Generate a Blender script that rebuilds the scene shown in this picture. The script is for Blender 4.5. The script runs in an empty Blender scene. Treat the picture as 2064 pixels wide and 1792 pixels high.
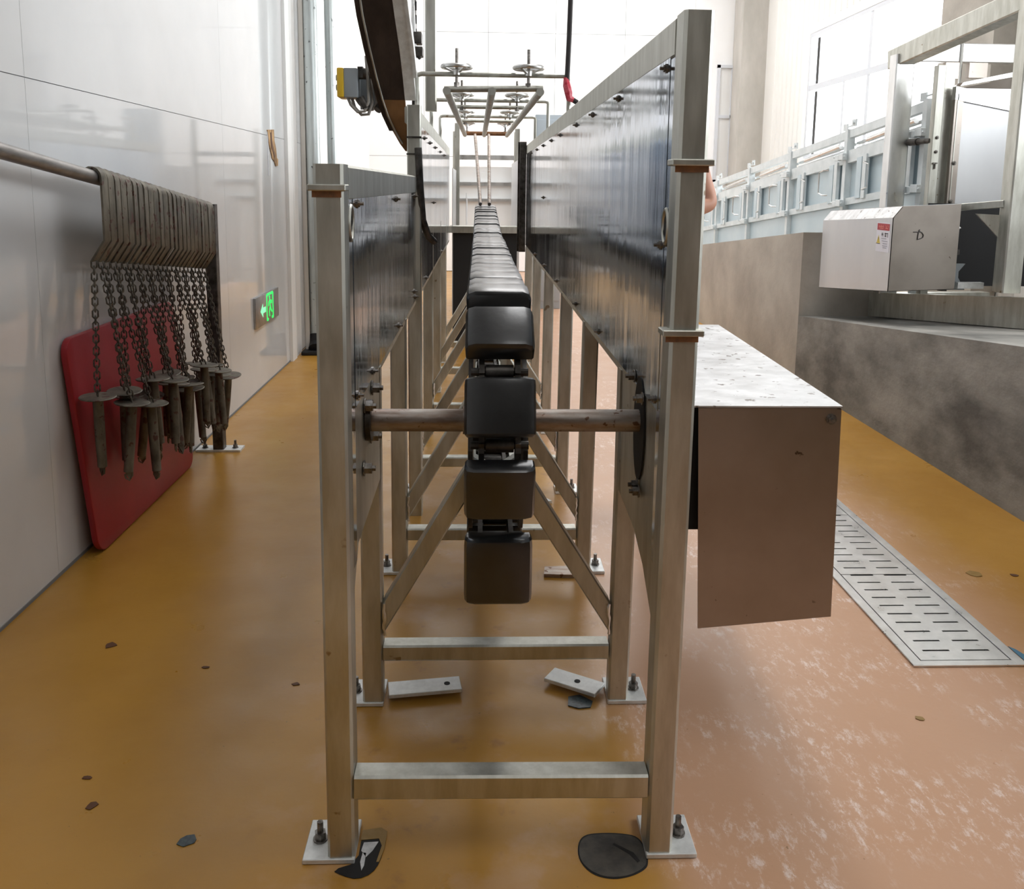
import bpy, bmesh, math, random
from mathutils import Vector, Matrix
random.seed(7)
R = math.radians
PI = math.pi
scene = bpy.context.scene
COL = scene.collection
# ------------------------------------------------------------------ camera
cam_d = bpy.data.cameras.new('camera')
cam = bpy.data.objects.new('camera', cam_d)
COL.objects.link(cam)
cam_d.sensor_fit = 'HORIZONTAL'
cam_d.sensor_width = 36.0
cam_d.lens = 36.0 * 1800.0 / 2064.0
cam_d.shift_x = 0.0
cam_d.shift_y = -(896.0 - 656.0) / 2064.0
cam_d.clip_start = 0.05
a = Vector((965 - 1032, 375 - 656, 1800.0)).normalized()      # world +Y in camera (x right, y down, z forward)
rl = R(0.35)
up = Vector((math.sin(rl), -math.cos(rl), 0)); up = (up - a * up.dot(a)).normalized()
rt = (-up).cross(a)
M = Matrix((rt, a, up))                                         # rows: world axes expressed in camera
cx_, cy_, cz_ = M.col[0], M.col[1], M.col[2]
rot = Matrix((cx_, -cy_, -cz_)).transposed()
cam.matrix_world = Matrix.Translation((0, 0, 1.5)) @ rot.to_4x4()
scene.camera = cam
# ------------------------------------------------------------------ world, light, exposure
w = bpy.data.worlds.new('overcast_sky'); scene.world = w; w.use_nodes = True
w.node_tree.nodes['Background'].inputs[0].default_value = (0.93, 0.97, 1.0, 1)
w.node_tree.nodes['Background'].inputs[1].default_value = 3.0
scene.view_settings.view_transform = 'Standard'
scene.view_settings.look = 'None'
scene.view_settings.exposure = 0.16
scene.view_settings.gamma = 1.0
scene.view_settings.use_curve_mapping = False


def area(name, loc, rot, sx, sy, power, col=(1, 1, 1)):
    l = bpy.data.lights.new(name, 'AREA'); l.shape = 'RECTANGLE'; l.size = sx; l.size_y = sy
    l.energy = power; l.color = col
    o = bpy.data.objects.new(name, l); COL.objects.link(o); o.location = loc; o.rotation_euler = rot
    return o


area('ceiling_fill_far', (1.5, 12.2, 5.85), (0, 0, 0), 4.0, 5.0, 125, (1, 1, 1))  # three ceiling fill lamps, added to brighten the room from out of view
area('ceiling_fill_middle', (1.2, 5.8, 5.85), (0, 0, 0), 1.2, 4.5, 80, (1, 1, 1))
area('ceiling_fill_near', (1.2, -0.5, 5.85), (0, 0, 0), 1.2, 3.5, 24, (1, 0.99, 0.97))
area('window_daylight_far', (4.98, 11.3, 2.85), (0, R(90), 0), 1.9, 4.0, 270, (0.95, 0.98, 1))
area('side_fill_near', (4.98, 2.7, 3.0), (0, R(90), 0), 1.9, 5.0, 170, (0.95, 0.98, 1))  # fill lamp added for the right front, outside an unseen window


# ------------------------------------------------------------------ materials
def new_mat(name):
    m = bpy.data.materials.new(name); m.use_nodes = True
    return m, m.node_tree.nodes, m.node_tree.links, m.node_tree.nodes['Principled BSDF']


def N(nt, typ, **kw):
    n = nt.new(typ)
    for k, v in kw.items():
        if k in n.inputs: n.inputs[k].default_value = v
        else: setattr(n, k, v)
    return n


def coords(nt, lk, scale=(1, 1, 1)):
    t = nt.new('ShaderNodeNewGeometry'); mp = nt.new('ShaderNodeMapping')
    mp.inputs['Scale'].default_value = scale
    lk.new(t.outputs['Position'], mp.inputs['Vector'])
    return mp.outputs['Vector']


def ramp(nt, stops):
    r = nt.new('ShaderNodeValToRGB')
    el = r.color_ramp.elements
    while len(el) < len(stops): el.new(0.5)
    for e, (p, c) in zip(el, stops):
        e.position = p; e.color = (*c, 1) if len(c) == 3 else c
    return r


def mat(name, c1, c2=None, scale=6.0, stretch=(1, 1, 1), rough=0.5, rough2=None, metal=0.0, bump=0.0,
        bscale=None, bstretch=None, spots=None, spot_scale=40, spot_t=0.72, detail=5, coat=0.0, spec=0.5):
    m, nt, lk, b = new_mat(name)
    c2 = c2 or c1
    v = coords(nt, lk, stretch)
    n = N(nt, 'ShaderNodeTexNoise', Scale=scale, Detail=detail, Roughness=0.6)
    lk.new(v, n.inputs['Vector'])
    r = ramp(nt, [(0.36, c1), (0.64, c2)])
    lk.new(n.outputs['Fac'], r.inputs['Fac'])
    out = r.outputs['Color']
    if spots:
        v2 = coords(nt, lk)
        n2 = N(nt, 'ShaderNodeTexNoise', Scale=spot_scale, Detail=3, Roughness=0.5)
        lk.new(v2, n2.inputs['Vector'])
        r2 = ramp(nt, [(spot_t - 0.02, (0, 0, 0)), (spot_t + 0.02, (1, 1, 1))])
        lk.new(n2.outputs['Fac'], r2.inputs['Fac'])
        mx = nt.new('ShaderNodeMixRGB'); mx.inputs[2].default_value = (*spots, 1)
        lk.new(r2.outputs['Color'], mx.inputs[0]); lk.new(out, mx.inputs[1]); out = mx.outputs[0]
    lk.new(out, b.inputs['Base Color'])
    b.inputs['Metallic'].default_value = metal
    b.inputs['Specular IOR Level'].default_value = spec
    b.inputs['Coat Weight'].default_value = coat; b.inputs['Coat Roughness'].default_value = 0.2
    if rough2 is not None:
        rr = N(nt, 'ShaderNodeMapRange'); rr.inputs['From Min'].default_value = 0.3; rr.inputs['From Max'].default_value = 0.7
        rr.inputs['To Min'].default_value = rough; rr.inputs['To Max'].default_value = rough2
        lk.new(n.outputs['Fac'], rr.inputs['Value']); lk.new(rr.outputs[0], b.inputs['Roughness'])
    else:
        b.inputs['Roughness'].default_value = rough
    if bump:
        v3 = coords(nt, lk, bstretch or stretch)
        n3 = N(nt, 'ShaderNodeTexNoise', Scale=bscale or scale * 3, Detail=4)
        lk.new(v3, n3.inputs['Vector'])
        bp = N(nt, 'ShaderNodeBump', Strength=bump, Distance=0.01 if metal < 0.5 or name.startswith('polished') else 0.002)
        lk.new(n3.outputs['Fac'], bp.inputs['Height']); lk.new(bp.outputs[0], b.inputs['Normal'])
    return m


MT = {}
MT['steel'] = mat('brushed_steel_tube', (0.45, 0.445, 0.395), (0.62, 0.62, 0.57), 5, (4, 4, 0.8), 0.40, 0.52, 1.0, 0.04, 60, (1, 1, 0.1),
                  spots=(0.30, 0.24, 0.17), spot_scale=18, spot_t=0.73)
MT['steel_clean'] = mat('clean_bright_steel', (0.66, 0.66, 0.65), (0.78, 0.78, 0.77), 4, (3, 3, 1), 0.26, 0.38, 1.0, 0.02, 60, (1, 1, 0.1))
MT['sheet'] = mat('polished_steel_sheet', (0.30, 0.36, 0.45), (0.50, 0.56, 0.64), 3.5, (0.6, 0.8, 0.35), 0.05, 0.17, 1.0, 0.20, 4, (1, 1.8, 0.3))
MT['galv'] = mat('galvanised_plate', (0.62, 0.63, 0.62), (0.80, 0.81, 0.80), 25, (1, 1, 1), 0.45, 0.6, 0.55, 0.1, 60)
MT['galvgate'] = mat('galvanised_gate_steel', (0.62, 0.67, 0.68), (0.74, 0.78, 0.79), 6, (1, 1, 1), 0.5, None, 0.25, 0.03, 60)
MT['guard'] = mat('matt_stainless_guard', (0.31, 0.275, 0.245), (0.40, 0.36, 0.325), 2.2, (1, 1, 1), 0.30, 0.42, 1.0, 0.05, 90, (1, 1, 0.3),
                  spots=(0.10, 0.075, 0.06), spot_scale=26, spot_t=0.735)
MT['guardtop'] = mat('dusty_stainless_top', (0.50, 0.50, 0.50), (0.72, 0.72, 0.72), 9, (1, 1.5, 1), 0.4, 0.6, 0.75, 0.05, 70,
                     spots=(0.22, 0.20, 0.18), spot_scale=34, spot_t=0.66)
MT['rubber'] = mat('black_plastic_pad', (0.008, 0.008, 0.0085), (0.014, 0.015, 0.016), 14, (1, 1, 1), 0.30, 0.40, 0.0, 0.06, 60, spec=0.45, coat=0.6)
MT['rubber2'] = mat('black_rubber', (0.008, 0.008, 0.009), None, 10, rough=0.7)
MT['axle'] = mat('dull_axle_pipe', (0.26, 0.19, 0.15), (0.46, 0.42, 0.38), 9, (1, 4, 4), 0.4, 0.55, 0.85, 0.15, 50, spots=(0.16, 0.09, 0.06), spot_scale=40, spot_t=0.65)
MT['darkmetal'] = mat('dark_oily_metal', (0.05, 0.045, 0.04), (0.13, 0.12, 0.11), 20, rough=0.45, metal=0.8)
MT['bolt'] = mat('bolt_steel', (0.10, 0.09, 0.08), (0.30, 0.28, 0.26), 60, rough=0.4, metal=0.9)
MT['rust'] = mat('rust', (0.30, 0.13, 0.05), (0.16, 0.08, 0.04), 30, rough=0.8)
MT['hook'] = mat('dirty_shackle_steel', (0.085, 0.075, 0.058), (0.21, 0.19, 0.15), 16, (1, 1, 0.5), 0.5, 0.65, 0.55, 0.3, 70, spots=(0.10, 0.05, 0.04), spot_scale=30, spot_t=0.62)
MT['chain'] = mat('dirty_chain_steel', (0.06, 0.055, 0.045), (0.19, 0.17, 0.14), 50, rough=0.42, metal=0.7)
MT['pipe'] = mat('grey_pipe', (0.20, 0.19, 0.18), (0.33, 0.31, 0.30), 12, (4, 1, 4), 0.35, 0.5, 0.7)
MT['redboard'] = mat('red_plastic_board', (0.30, 0.010, 0.018), (0.38, 0.018, 0.028), 3, rough=0.42, bump=0.03, bscale=80)
MT['wall'] = mat('white_wall_panel', (0.62, 0.63, 0.64), (0.70, 0.705, 0.71), 0.8, (1, 1, 1), 0.03, 0.07, 0.0, 0.015, 1.6, spec=0.6)
MT['wallend'] = mat('white_end_wall', (0.86, 0.86, 0.86), (0.9, 0.9, 0.9), 1.0, rough=0.5)
MT['wallrib'] = mat('cream_ribbed_sheet', (0.80, 0.79, 0.76), (0.84, 0.83, 0.80), 1.0, rough=0.45)
MT['seam'] = mat('panel_joint', (0.20, 0.20, 0.20), rough=0.8)
MT['pillar'] = mat('grey_pillar_steel', (0.46, 0.44, 0.40), (0.56, 0.53, 0.49), 3, (1, 1, 0.4), 0.6)
MT['duct'] = mat('galvanised_pipe', (0.42, 0.46, 0.46), (0.62, 0.67, 0.67), 3, (4, 4, 0.5), 0.35, 0.5, 0.6, spots=(0.12, 0.13, 0.13), spot_scale=18, spot_t=0.68)
MT['frameal'] = mat('window_frame_alu', (0.62, 0.64, 0.68), None, 3, rough=0.4)
MT['white'] = mat('white_paint', (0.86, 0.86, 0.85), None, 3, rough=0.5)
MT['ceil'] = mat('roof_sheet', (0.7, 0.7, 0.7), None, 3, rough=0.6)
MT['back'] = mat('rear_wall', (0.10, 0.092, 0.078), (0.14, 0.13, 0.11), 1, rough=0.7)
MT['belt'] = mat('dark_brown_belt', (0.016, 0.009, 0.007), (0.045, 0.028, 0.02), 8, (1, 1, 0.4), 0.45, 0.6, 0, 0.3, 30)
MT['beltbrown'] = mat('ochre_brown_belt', (0.16, 0.075, 0.025), (0.26, 0.13, 0.05), 8, (1, 1, 0.4), 0.5)
MT['yellow'] = mat('yellow_plastic', (0.75, 0.48, 0.03), None, 5, rough=0.4)
MT['greypl'] = mat('grey_plastic', (0.30, 0.33, 0.35), None, 5, rough=0.45)
MT['conduit'] = mat('grey_conduit', (0.30, 0.28, 0.25), None, 5, rough=0.5)
MT['cable'] = mat('black_cable', (0.02, 0.016, 0.016), None, 5, rough=0.5)
MT['redtape'] = mat('red_tape', (0.55, 0.01, 0.04), (0.75, 0.12, 0.16), 60, rough=0.35)
MT['skin'] = mat('skin', (0.55, 0.27, 0.18), (0.62, 0.32, 0.22), 6, rough=0.5)
MT['shirt'] = mat('blue_work_shirt', (0.10, 0.14, 0.22), None, 6, rough=0.8)
MT['trousers'] = mat('dark_trousers', (0.05, 0.05, 0.06), None, 6, rough=0.8)
MT['hair'] = mat('black_hair', (0.01, 0.01, 0.01), None, 6, rough=0.6)
MT['foam'] = mat('torn_brown_filling', (0.10, 0.05, 0.02), (0.62, 0.40, 0.20), 28, (1, 1, 0.3), 0.9, None, 0, 0.8, 30)
MT['patch'] = mat('dark_grout_patch', (0.030, 0.026, 0.024), (0.085, 0.075, 0.06), 18, (1, 1, 1), 0.45, 0.6, 0, 0.3, 30)
MT['holeblack'] = mat('black_hole', (0.006, 0.005, 0.005), None, 18, rough=0.7)
MT['flake'] = mat('white_flake', (0.45, 0.45, 0.46), (0.7, 0.7, 0.7), 40, rough=0.4)
MT['chip'] = mat('brown_chip', (0.10, 0.035, 0.01), None, 40, rough=0.6)
MT['chipdark'] = mat('blue_black_chip', (0.015, 0.022, 0.03), (0.06, 0.09, 0.1), 90, rough=0.35)
MT['chipblue'] = mat('blue_chip', (0.05, 0.16, 0.25), None, 40, rough=0.6)
MT['ochre'] = mat('ochre_stain', (0.26, 0.15, 0.03), (0.30, 0.18, 0.05), 40, rough=0.5)
MT['labelred'] = mat('label_red', (0.42, 0.015, 0.03), None, 3, rough=0.35)
MT['labelwhite'] = mat('label_white', (0.75, 0.75, 0.82), None, 3, rough=0.35)
MT['labelyel'] = mat('label_yellow', (0.70, 0.55, 0.08), None, 3, rough=0.35)
MT['ink'] = mat('black_ink', (0.035, 0.03, 0.03), None, 3, rough=0.5)
MT['inklight'] = mat('grey_print', (0.35, 0.35, 0.42), None, 3, rough=0.5)
MT['inkpink'] = mat('pale_red_print', (0.80, 0.25, 0.2), None, 3, rough=0.5)
MT['gatepanel'] = mat('pale_blue_grey_sheet', (0.48, 0.58, 0.63), (0.56, 0.65, 0.69), 2, rough=0.35, metal=0.2)
MT['doorsheet'] = mat('satin_light_sheet', (0.60, 0.61, 0.63), (0.70, 0.71, 0.72), 1.2, (1, 1, 0.4), 0.35, None, 0.4)
MT['cabinet'] = mat('blue_grey_cabinet', (0.42, 0.48, 0.53), None, 3, rough=0.4)
MT['signplate'] = mat('sign_steel_plate', (0.36, 0.36, 0.37), (0.50, 0.49, 0.48), 10, rough=0.3, metal=0.8)


def emis(name, c, s):
    m, nt, lk, b = new_mat(name)
    b.inputs['Base Color'].default_value = (*c, 1); b.inputs['Emission Color'].default_value = (*c, 1)
    b.inputs['Emission Strength'].default_value = s
    return m


MT['signgreen'] = emis('lit_green', (0.02, 0.75, 0.12), 1.1)
MT['signpale'] = emis('lit_pale_green', (0.25, 0.85, 0.45), 0.8)
MT['glow_strip'] = emis('ceiling_glow_strip', (1, 1, 1), 1.6)  # glowing ceiling strips, added as extra light


def glass():
    m, nt, lk, b = new_mat('window_glass')
    t = nt.new('ShaderNodeBsdfTransparent'); g = nt.new('ShaderNodeBsdfGlossy'); g.inputs['Roughness'].default_value = 0.03
    mx = nt.new('ShaderNodeMixShader'); mx.inputs[0].default_value = 0.07; lk.new(t.outputs[0], mx.inputs[1]); lk.new(g.outputs[0], mx.inputs[2])
    lk.new(mx.outputs[0], nt['Material Output'].inputs[0])
    return m


MT['glass'] = glass()


def floor_mat():
    m, nt, lk, b = new_mat('ochre_epoxy_floor')
    pos = nt.new('ShaderNodeNewGeometry').outputs['Position']
    sep = nt.new('ShaderNodeSeparateXYZ'); lk.new(pos, sep.inputs[0])

    def noise(scale, detail=6, rough=0.6, st=(1, 1, 1)):
        mp = nt.new('ShaderNodeMapping'); mp.inputs['Scale'].default_value = st
        lk.new(pos, mp.inputs['Vector'])
        n = N(nt, 'ShaderNodeTexNoise', Scale=scale, Detail=detail, Roughness=rough)
        lk.new(mp.outputs[0], n.inputs['Vector'])
        return n.outputs['Fac']

    def math_(op, x, y=None, z=None):
        n = nt.new('ShaderNodeMath'); n.operation = op
        for i, q in enumerate((x, y, z)):
            if q is None: continue
            if isinstance(q, (int, float)): n.inputs[i].default_value = q
            else: lk.new(q, n.inputs[i])
        return n.outputs[0]

    def smooth(x, lo, hi):
        n = nt.new('ShaderNodeMapRange'); n.interpolation_type = 'SMOOTHSTEP'
        n.inputs['From Min'].default_value = lo; n.inputs['From Max'].default_value = hi
        lk.new(x, n.inputs['Value'])
        return n.outputs[0]

    def mix(fac, c1, c2):
        n = nt.new('ShaderNodeMixRGB')
        if isinstance(fac, float): n.inputs[0].default_value = fac
        else: lk.new(fac, n.inputs[0])
        for i, c in ((1, c1), (2, c2)):
            if isinstance(c, tuple): n.inputs[i].default_value = (*c, 1)
            else: lk.new(c, n.inputs[i])
        return n.outputs[0]
    base = mix(smooth(noise(1.3), 0.35, 0.65), (0.40, 0.195, 0.026), (0.46, 0.235, 0.038))
    # worn, scuffed walkway on the right of the machine
    wob = noise(2.2, 4)
    x = math_('ADD', sep.outputs[0], math_('MULTIPLY', math_('SUBTRACT', wob, 0.5), 0.35))
    band = math_('MULTIPLY', smooth(x, 0.30, 0.52), math_('SUBTRACT', 1.0, smooth(x, 1.55, 2.15)))
    base = mix(math_('MULTIPLY', band, 0.92), base, (0.54, 0.315, 0.20))
    scuff = smooth(noise(17, 9, 0.8, (1.8, 0.8, 1)), 0.50, 0.64)
    big = smooth(noise(2.4, 4), 0.42, 0.6)
    sc = math_('MULTIPLY', math_('MULTIPLY', scuff, big), band)
    base = mix(math_('MULTIPLY', sc, 0.85), base, (0.78, 0.66, 0.60))
    # light scuffs between the legs
    mid = math_('MULTIPLY', smooth(x, -0.7, -0.3), math_('SUBTRACT', 1.0, smooth(x, 0.3, 0.5)))
    pale = math_('MULTIPLY', smooth(noise(4.5, 5), 0.5, 0.66), mid)
    base = mix(math_('MULTIPLY', pale, 0.35), base, (0.52, 0.33, 0.22))
    brown = math_('MULTIPLY', smooth(noise(7, 5), 0.6, 0.72), mid)
    base = mix(math_('MULTIPLY', brown, 0.45), base, (0.22, 0.09, 0.035))
    spk = smooth(noise(55, 2), 0.73, 0.77)
    base = mix(math_('MULTIPLY', spk, 0.7), base, (0.20, 0.11, 0.03))
    lk.new(base, b.inputs['Base Color'])
    rn = nt.new('ShaderNodeMapRange'); lk.new(noise(5, 4), rn.inputs['Value'])
    rn.inputs['From Min'].default_value = 0.3; rn.inputs['From Max'].default_value = 0.7
    rn.inputs['To Min'].default_value = 0.27; rn.inputs['To Max'].default_value = 0.40
    lk.new(math_('ADD', rn.outputs[0], math_('MULTIPLY', sc, 0.2)), b.inputs['Roughness'])
    bp = N(nt, 'ShaderNodeBump', Strength=0.12, Distance=0.01)
    lk.new(noise(9, 5), bp.inputs['Height']); lk.new(bp.outputs[0], b.inputs['Normal'])
    return m


MT['floor'] = floor_mat()
MT['concrete'] = mat('stained_concrete', (0.10, 0.098, 0.09), (0.34, 0.325, 0.295), 1.9, (1, 0.8, 1.5), 0.6, 0.85, 0, 0.2, 30, detail=10)
MT['concrete_light'] = mat('plastered_concrete', (0.36, 0.325, 0.28), (0.52, 0.48, 0.42), 1.9, (1, 0.8, 0.9), 0.6, 0.8, 0, 0.15, 30, detail=9)


# ------------------------------------------------------------------ mesh builder
class MB:
    def __init__(s):
        s.v = []; s.f = []

    def add(s, vs, fs):
        k = len(s.v); s.v += [Vector(p) for p in vs]; s.f += [tuple(i + k for i in f) for f in fs]; return s

    def box(s, x0, x1, y0, y1, z0, z1, c=0.0):
        if c > 0:
            mid = ((x0 + x1) / 2, (y0 + y1) / 2)
            dims = (x1 - x0, y1 - y0, z1 - z0)
            ax = dims.index(max(dims))
            if ax == 2: return s.bar((mid[0], mid[1], z0), (mid[0], mid[1], z1), dims[0], dims[1], (0, 1, 0), c)
            if ax == 1: return s.bar((mid[0], y0, (z0 + z1) / 2), (mid[0], y1, (z0 + z1) / 2), dims[0], dims[2], (0, 0, 1), c)
            return s.bar((x0, mid[1], (z0 + z1) / 2), (x1, mid[1], (z0 + z1) / 2), dims[1], dims[2], (0, 0, 1), c)
        return s.add([(x0, y0, z0), (x1, y0, z0), (x1, y1, z0), (x0, y1, z0), (x0, y0, z1), (x1, y0, z1), (x1, y1, z1), (x0, y1, z1)],
                     [(0, 3, 2, 1), (4, 5, 6, 7), (0, 1, 5, 4), (1, 2, 6, 5), (2, 3, 7, 6), (3, 0, 4, 7)])

    def bar(s, p0, p1, w, h, up=(0, 0, 1), c=0.006):
        p0, p1 = Vector(p0), Vector(p1); d = (p1 - p0).normalized(); u = Vector(up); u = (u - d * u.dot(d)).normalized(); r = d.cross(u)
        a_, b_ = w / 2, h / 2; c = min(c, a_ * 0.8, b_ * 0.8)
        if c > 0: sec = [(a_ - c, -b_), (a_, -b_ + c), (a_, b_ - c), (a_ - c, b_), (-a_ + c, b_), (-a_, b_ - c), (-a_, -b_ + c), (-a_ + c, -b_)]
        else: sec = [(a_, -b_), (a_, b_), (-a_, b_), (-a_, -b_)]
        n = len(sec); vs = [p0 + r * x + u * y for x, y in sec] + [p1 + r * x + u * y for x, y in sec]
        fs = [tuple(range(n)), tuple(reversed(range(n, 2 * n)))] + [(i, i + n, (i + 1) % n + n, (i + 1) % n) for i in range(n)]
        return s.add(vs, fs)

    def cyl(s, p0, p1, r0, r1=None, n=16, caps=True):
        p0, p1 = Vector(p0), Vector(p1); r1 = r0 if r1 is None else r1; d = (p1 - p0).normalized()
        u = d.orthogonal().normalized(); w_ = d.cross(u)
        cs = [(math.cos(2 * PI * i / n), math.sin(2 * PI * i / n)) for i in range(n)]
        vs = [p0 + (u * c + w_ * t) * r0 for c, t in cs] + [p1 + (u * c + w_ * t) * r1 for c, t in cs]
        fs = [(i, (i + 1) % n, (i + 1) % n + n, i + n) for i in range(n)]
        if caps: fs += [tuple(reversed(range(n))), tuple(range(n, 2 * n))]
        return s.add(vs, fs)

    def tube(s, pts, r, n=8, closed=False, radii=None):
        pts = [Vector(p) for p in pts]; m = len(pts); vs = []; prev = None
        for i, p in enumerate(pts):
            if closed: d = pts[(i + 1) % m] - pts[i - 1]
            else: d = pts[min(i + 1, m - 1)] - pts[max(i - 1, 0)]
            d.normalize()
            if prev is None: u = d.orthogonal().normalized()
            else: u = (prev - d * prev.dot(d)).normalized()
            prev = u; w_ = d.cross(u); rr = radii[i] if radii else r
            vs += [p + (u * math.cos(2 * PI * k / n) + w_ * math.sin(2 * PI * k / n)) * rr for k in range(n)]
        fs = []
        for i in range(m if closed else m - 1):
            j = (i + 1) % m
            fs += [(i * n + k, i * n + (k + 1) % n, j * n + (k + 1) % n, j * n + k) for k in range(n)]
        if not closed: fs += [tuple(reversed(range(n))), tuple(range((m - 1) * n, m * n))]
        return s.add(vs, fs)

    def prism(s, poly, d):
        """poly: list of 3D points (planar), extruded by vector d"""
        d = Vector(d); p = [Vector(q) for q in poly]; n = len(p)
        return s.add(p + [q + d for q in p], [tuple(reversed(range(n))), tuple(range(n, 2 * n))] + [(i, (i + 1) % n, (i + 1) % n + n, i + n) for i in range(n)])

    def lathe(s, prof, c, axis=(0, 0, 1), n=20):
        c = Vector(c); ax = Vector(axis).normalized(); u = ax.orthogonal().normalized(); w_ = ax.cross(u)
        vs = [c + ax * z + (u * math.cos(2 * PI * k / n) + w_ * math.sin(2 * PI * k / n)) * r for r, z in prof for k in range(n)]
        fs = [(i * n + k, i * n + (k + 1) % n, (i + 1) * n + (k + 1) % n, (i + 1) * n + k) for i in range(len(prof) - 1) for k in range(n)]
        fs += [tuple(reversed(range(n))), tuple(range((len(prof) - 1) * n, len(prof) * n))]
        return s.add(vs, fs)

    def ribbon(s, rows):
        """rows: list of cross-sections, each a list of the same number of 3D points (closed loops)"""
        n = len(rows[0]); vs = [p for r in rows for p in r]
        fs = [(i * n + k, i * n + (k + 1) % n, (i + 1) * n + (k + 1) % n, (i + 1) * n + k) for i in range(len(rows) - 1) for k in range(n)]
        fs += [tuple(reversed(range(n))), tuple(range((len(rows) - 1) * n, len(rows) * n))]
        return s.add(vs, fs)


WLOC = {}


def link(name, me, m, parent=None, loc=(0, 0, 0), smooth=True):
    o = bpy.data.objects.new(name, me); COL.objects.link(o)
    if m is not None and not me.materials: me.materials.append(MT[m] if isinstance(m, str) else m)
    pl = WLOC[parent.name] if parent else Vector((0, 0, 0))
    o.location = Vector(loc) - pl
    if parent: o.parent = parent
    WLOC[o.name] = Vector(loc)
    return o


def mesh_of(name, mb, smooth=True, center=None, bevel=0.0, seg=2):
    c = Vector((0, 0, 0)) if center is None else center
    me = bpy.data.meshes.new(name)
    me.from_pydata([tuple(p - c) for p in mb.v], [], mb.f)
    bm = bmesh.new(); bm.from_mesh(me)
    bmesh.ops.recalc_face_normals(bm, faces=bm.faces)
    if bevel: bmesh.ops.bevel(bm, geom=list(bm.edges), offset=bevel, segments=seg, profile=0.5, affect='EDGES')
    bm.to_mesh(me); bm.free()
    if smooth:
        me.polygons.foreach_set('use_smooth', [True] * len(me.polygons))
        me.set_sharp_from_angle(angle=R(34))
    return me


def obj(name, mb, m, parent=None, label=None, bevel=0.0, seg=2, origin=None, smooth=True):
    vs = mb.v
    c = Vector([(min(p[i] for p in vs) + max(p[i] for p in vs)) / 2 for i in range(3)]) if origin is None else Vector(origin)
    me = mesh_of(name, mb, smooth, c, bevel, seg)
    o = link(name, me, m, parent, c)
    if label: o['label'] = label
    return o


def thing(name, label, cat, loc=(0, 0, 0), group=None):
    o = bpy.data.objects.new(name, None); COL.objects.link(o); o.location = loc; o.empty_display_size = 0.1
    o['label'] = label; o['category'] = cat
    if group: o['group'] = group
    WLOC[o.name] = Vector(loc)
    return o


def tag(o, label, cat, group=None):
    o['label'] = label; o['category'] = cat
    if group: o['group'] = group
    return o


def struct(name, mb, m, parent=None, **k):
    o = obj(name, mb, m, parent, **k)
    if parent is None: o['kind'] = 'structure'
    return o


def inst(name, me, parent, loc, rot=(0, 0, 0), m=None):
    o = bpy.data.objects.new(name, me); COL.objects.link(o)
    if parent:
        o.parent = parent; o.location = Vector(loc) - WLOC[parent.name]
    else: o.location = loc
    o.rotation_euler = rot; WLOC[o.name] = Vector(loc)
    return o


# ================================================================== room
XL, XR, YE, YB, HC = -1.6, 4.8, 15.85, -4.0, 6.0
struct('floor', MB().box(-3.2, XR + 0.2, YB - 0.2, YE + 0.2, -0.1, 0), 'floor', smooth=False)
# left wall: backing with separate glossy panels and recessed joints
wl = struct('wall_left', MB().box(XL - 0.15, XL - 0.006, YB, 8.24, 0, HC), 'seam', smooth=False)
ys = [-4.0, -1.6, 0.8, 3.3, 5.75, 8.24]
for r_, (z0, z1) in enumerate(((0.004, 1.858), (1.861, 3.70), (3.703, HC))):
    for i in range(len(ys) - 1):
        off = 0.0
        obj('wall_panel', MB().box(XL - 0.0055, XL, ys[i] + 0.001, ys[i + 1] - 0.001, z0, z1), 'wall', wl, smooth=False)
struct('wall_foot_seam', MB().box(XL, XL + 0.004, YB, 8.24, 0.0, 0.012), 'seam', smooth=False)  # thin dark strip drawn where the wall meets the floor
# strips of corner trim and the pillar at the end of the wall
t1 = struct('trim_1', MB().box(XL, XL + 0.028, 7.55, 7.72, 0, HC, 0).box(XL, XL + 0.014, 7.80, 8.0, 0, HC, 0), 'white')
pl = struct('trim_2', MB().box(XL - 0.15, XL + 0.06, 8.24, 8.75, 0, HC), 'pillar')
struct('wall_left_far', MB().box(-2.05, -1.9, 8.75, YE, 0, HC), 'wallend', smooth=False)
struct('wall_return', MB().box(-1.95, XL - 0.02, 8.6, 8.75, 0, HC), 'wallend', smooth=False)
# end wall with panel joints: each panel a piece
we = struct('wall_end', MB().box(-2.2, XR + 0.2, YE + 0.01, YE + 0.2, 0, HC), 'seam', smooth=False)
xs = [-2.2, -0.95, 0.15, 1.3, 2.5, 3.7]
for z0, z1 in ((0.01, 2.0), (2.006, 4.09), (4.096, HC)):
    for i in range(len(xs) - 1):
        if True:
            obj('wall_panel', MB().box(xs[i] + 0.003, xs[i + 1] - 0.003, YE - 0.01, YE + 0.008, z0, z1), 'wallend', we, smooth=False)
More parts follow.
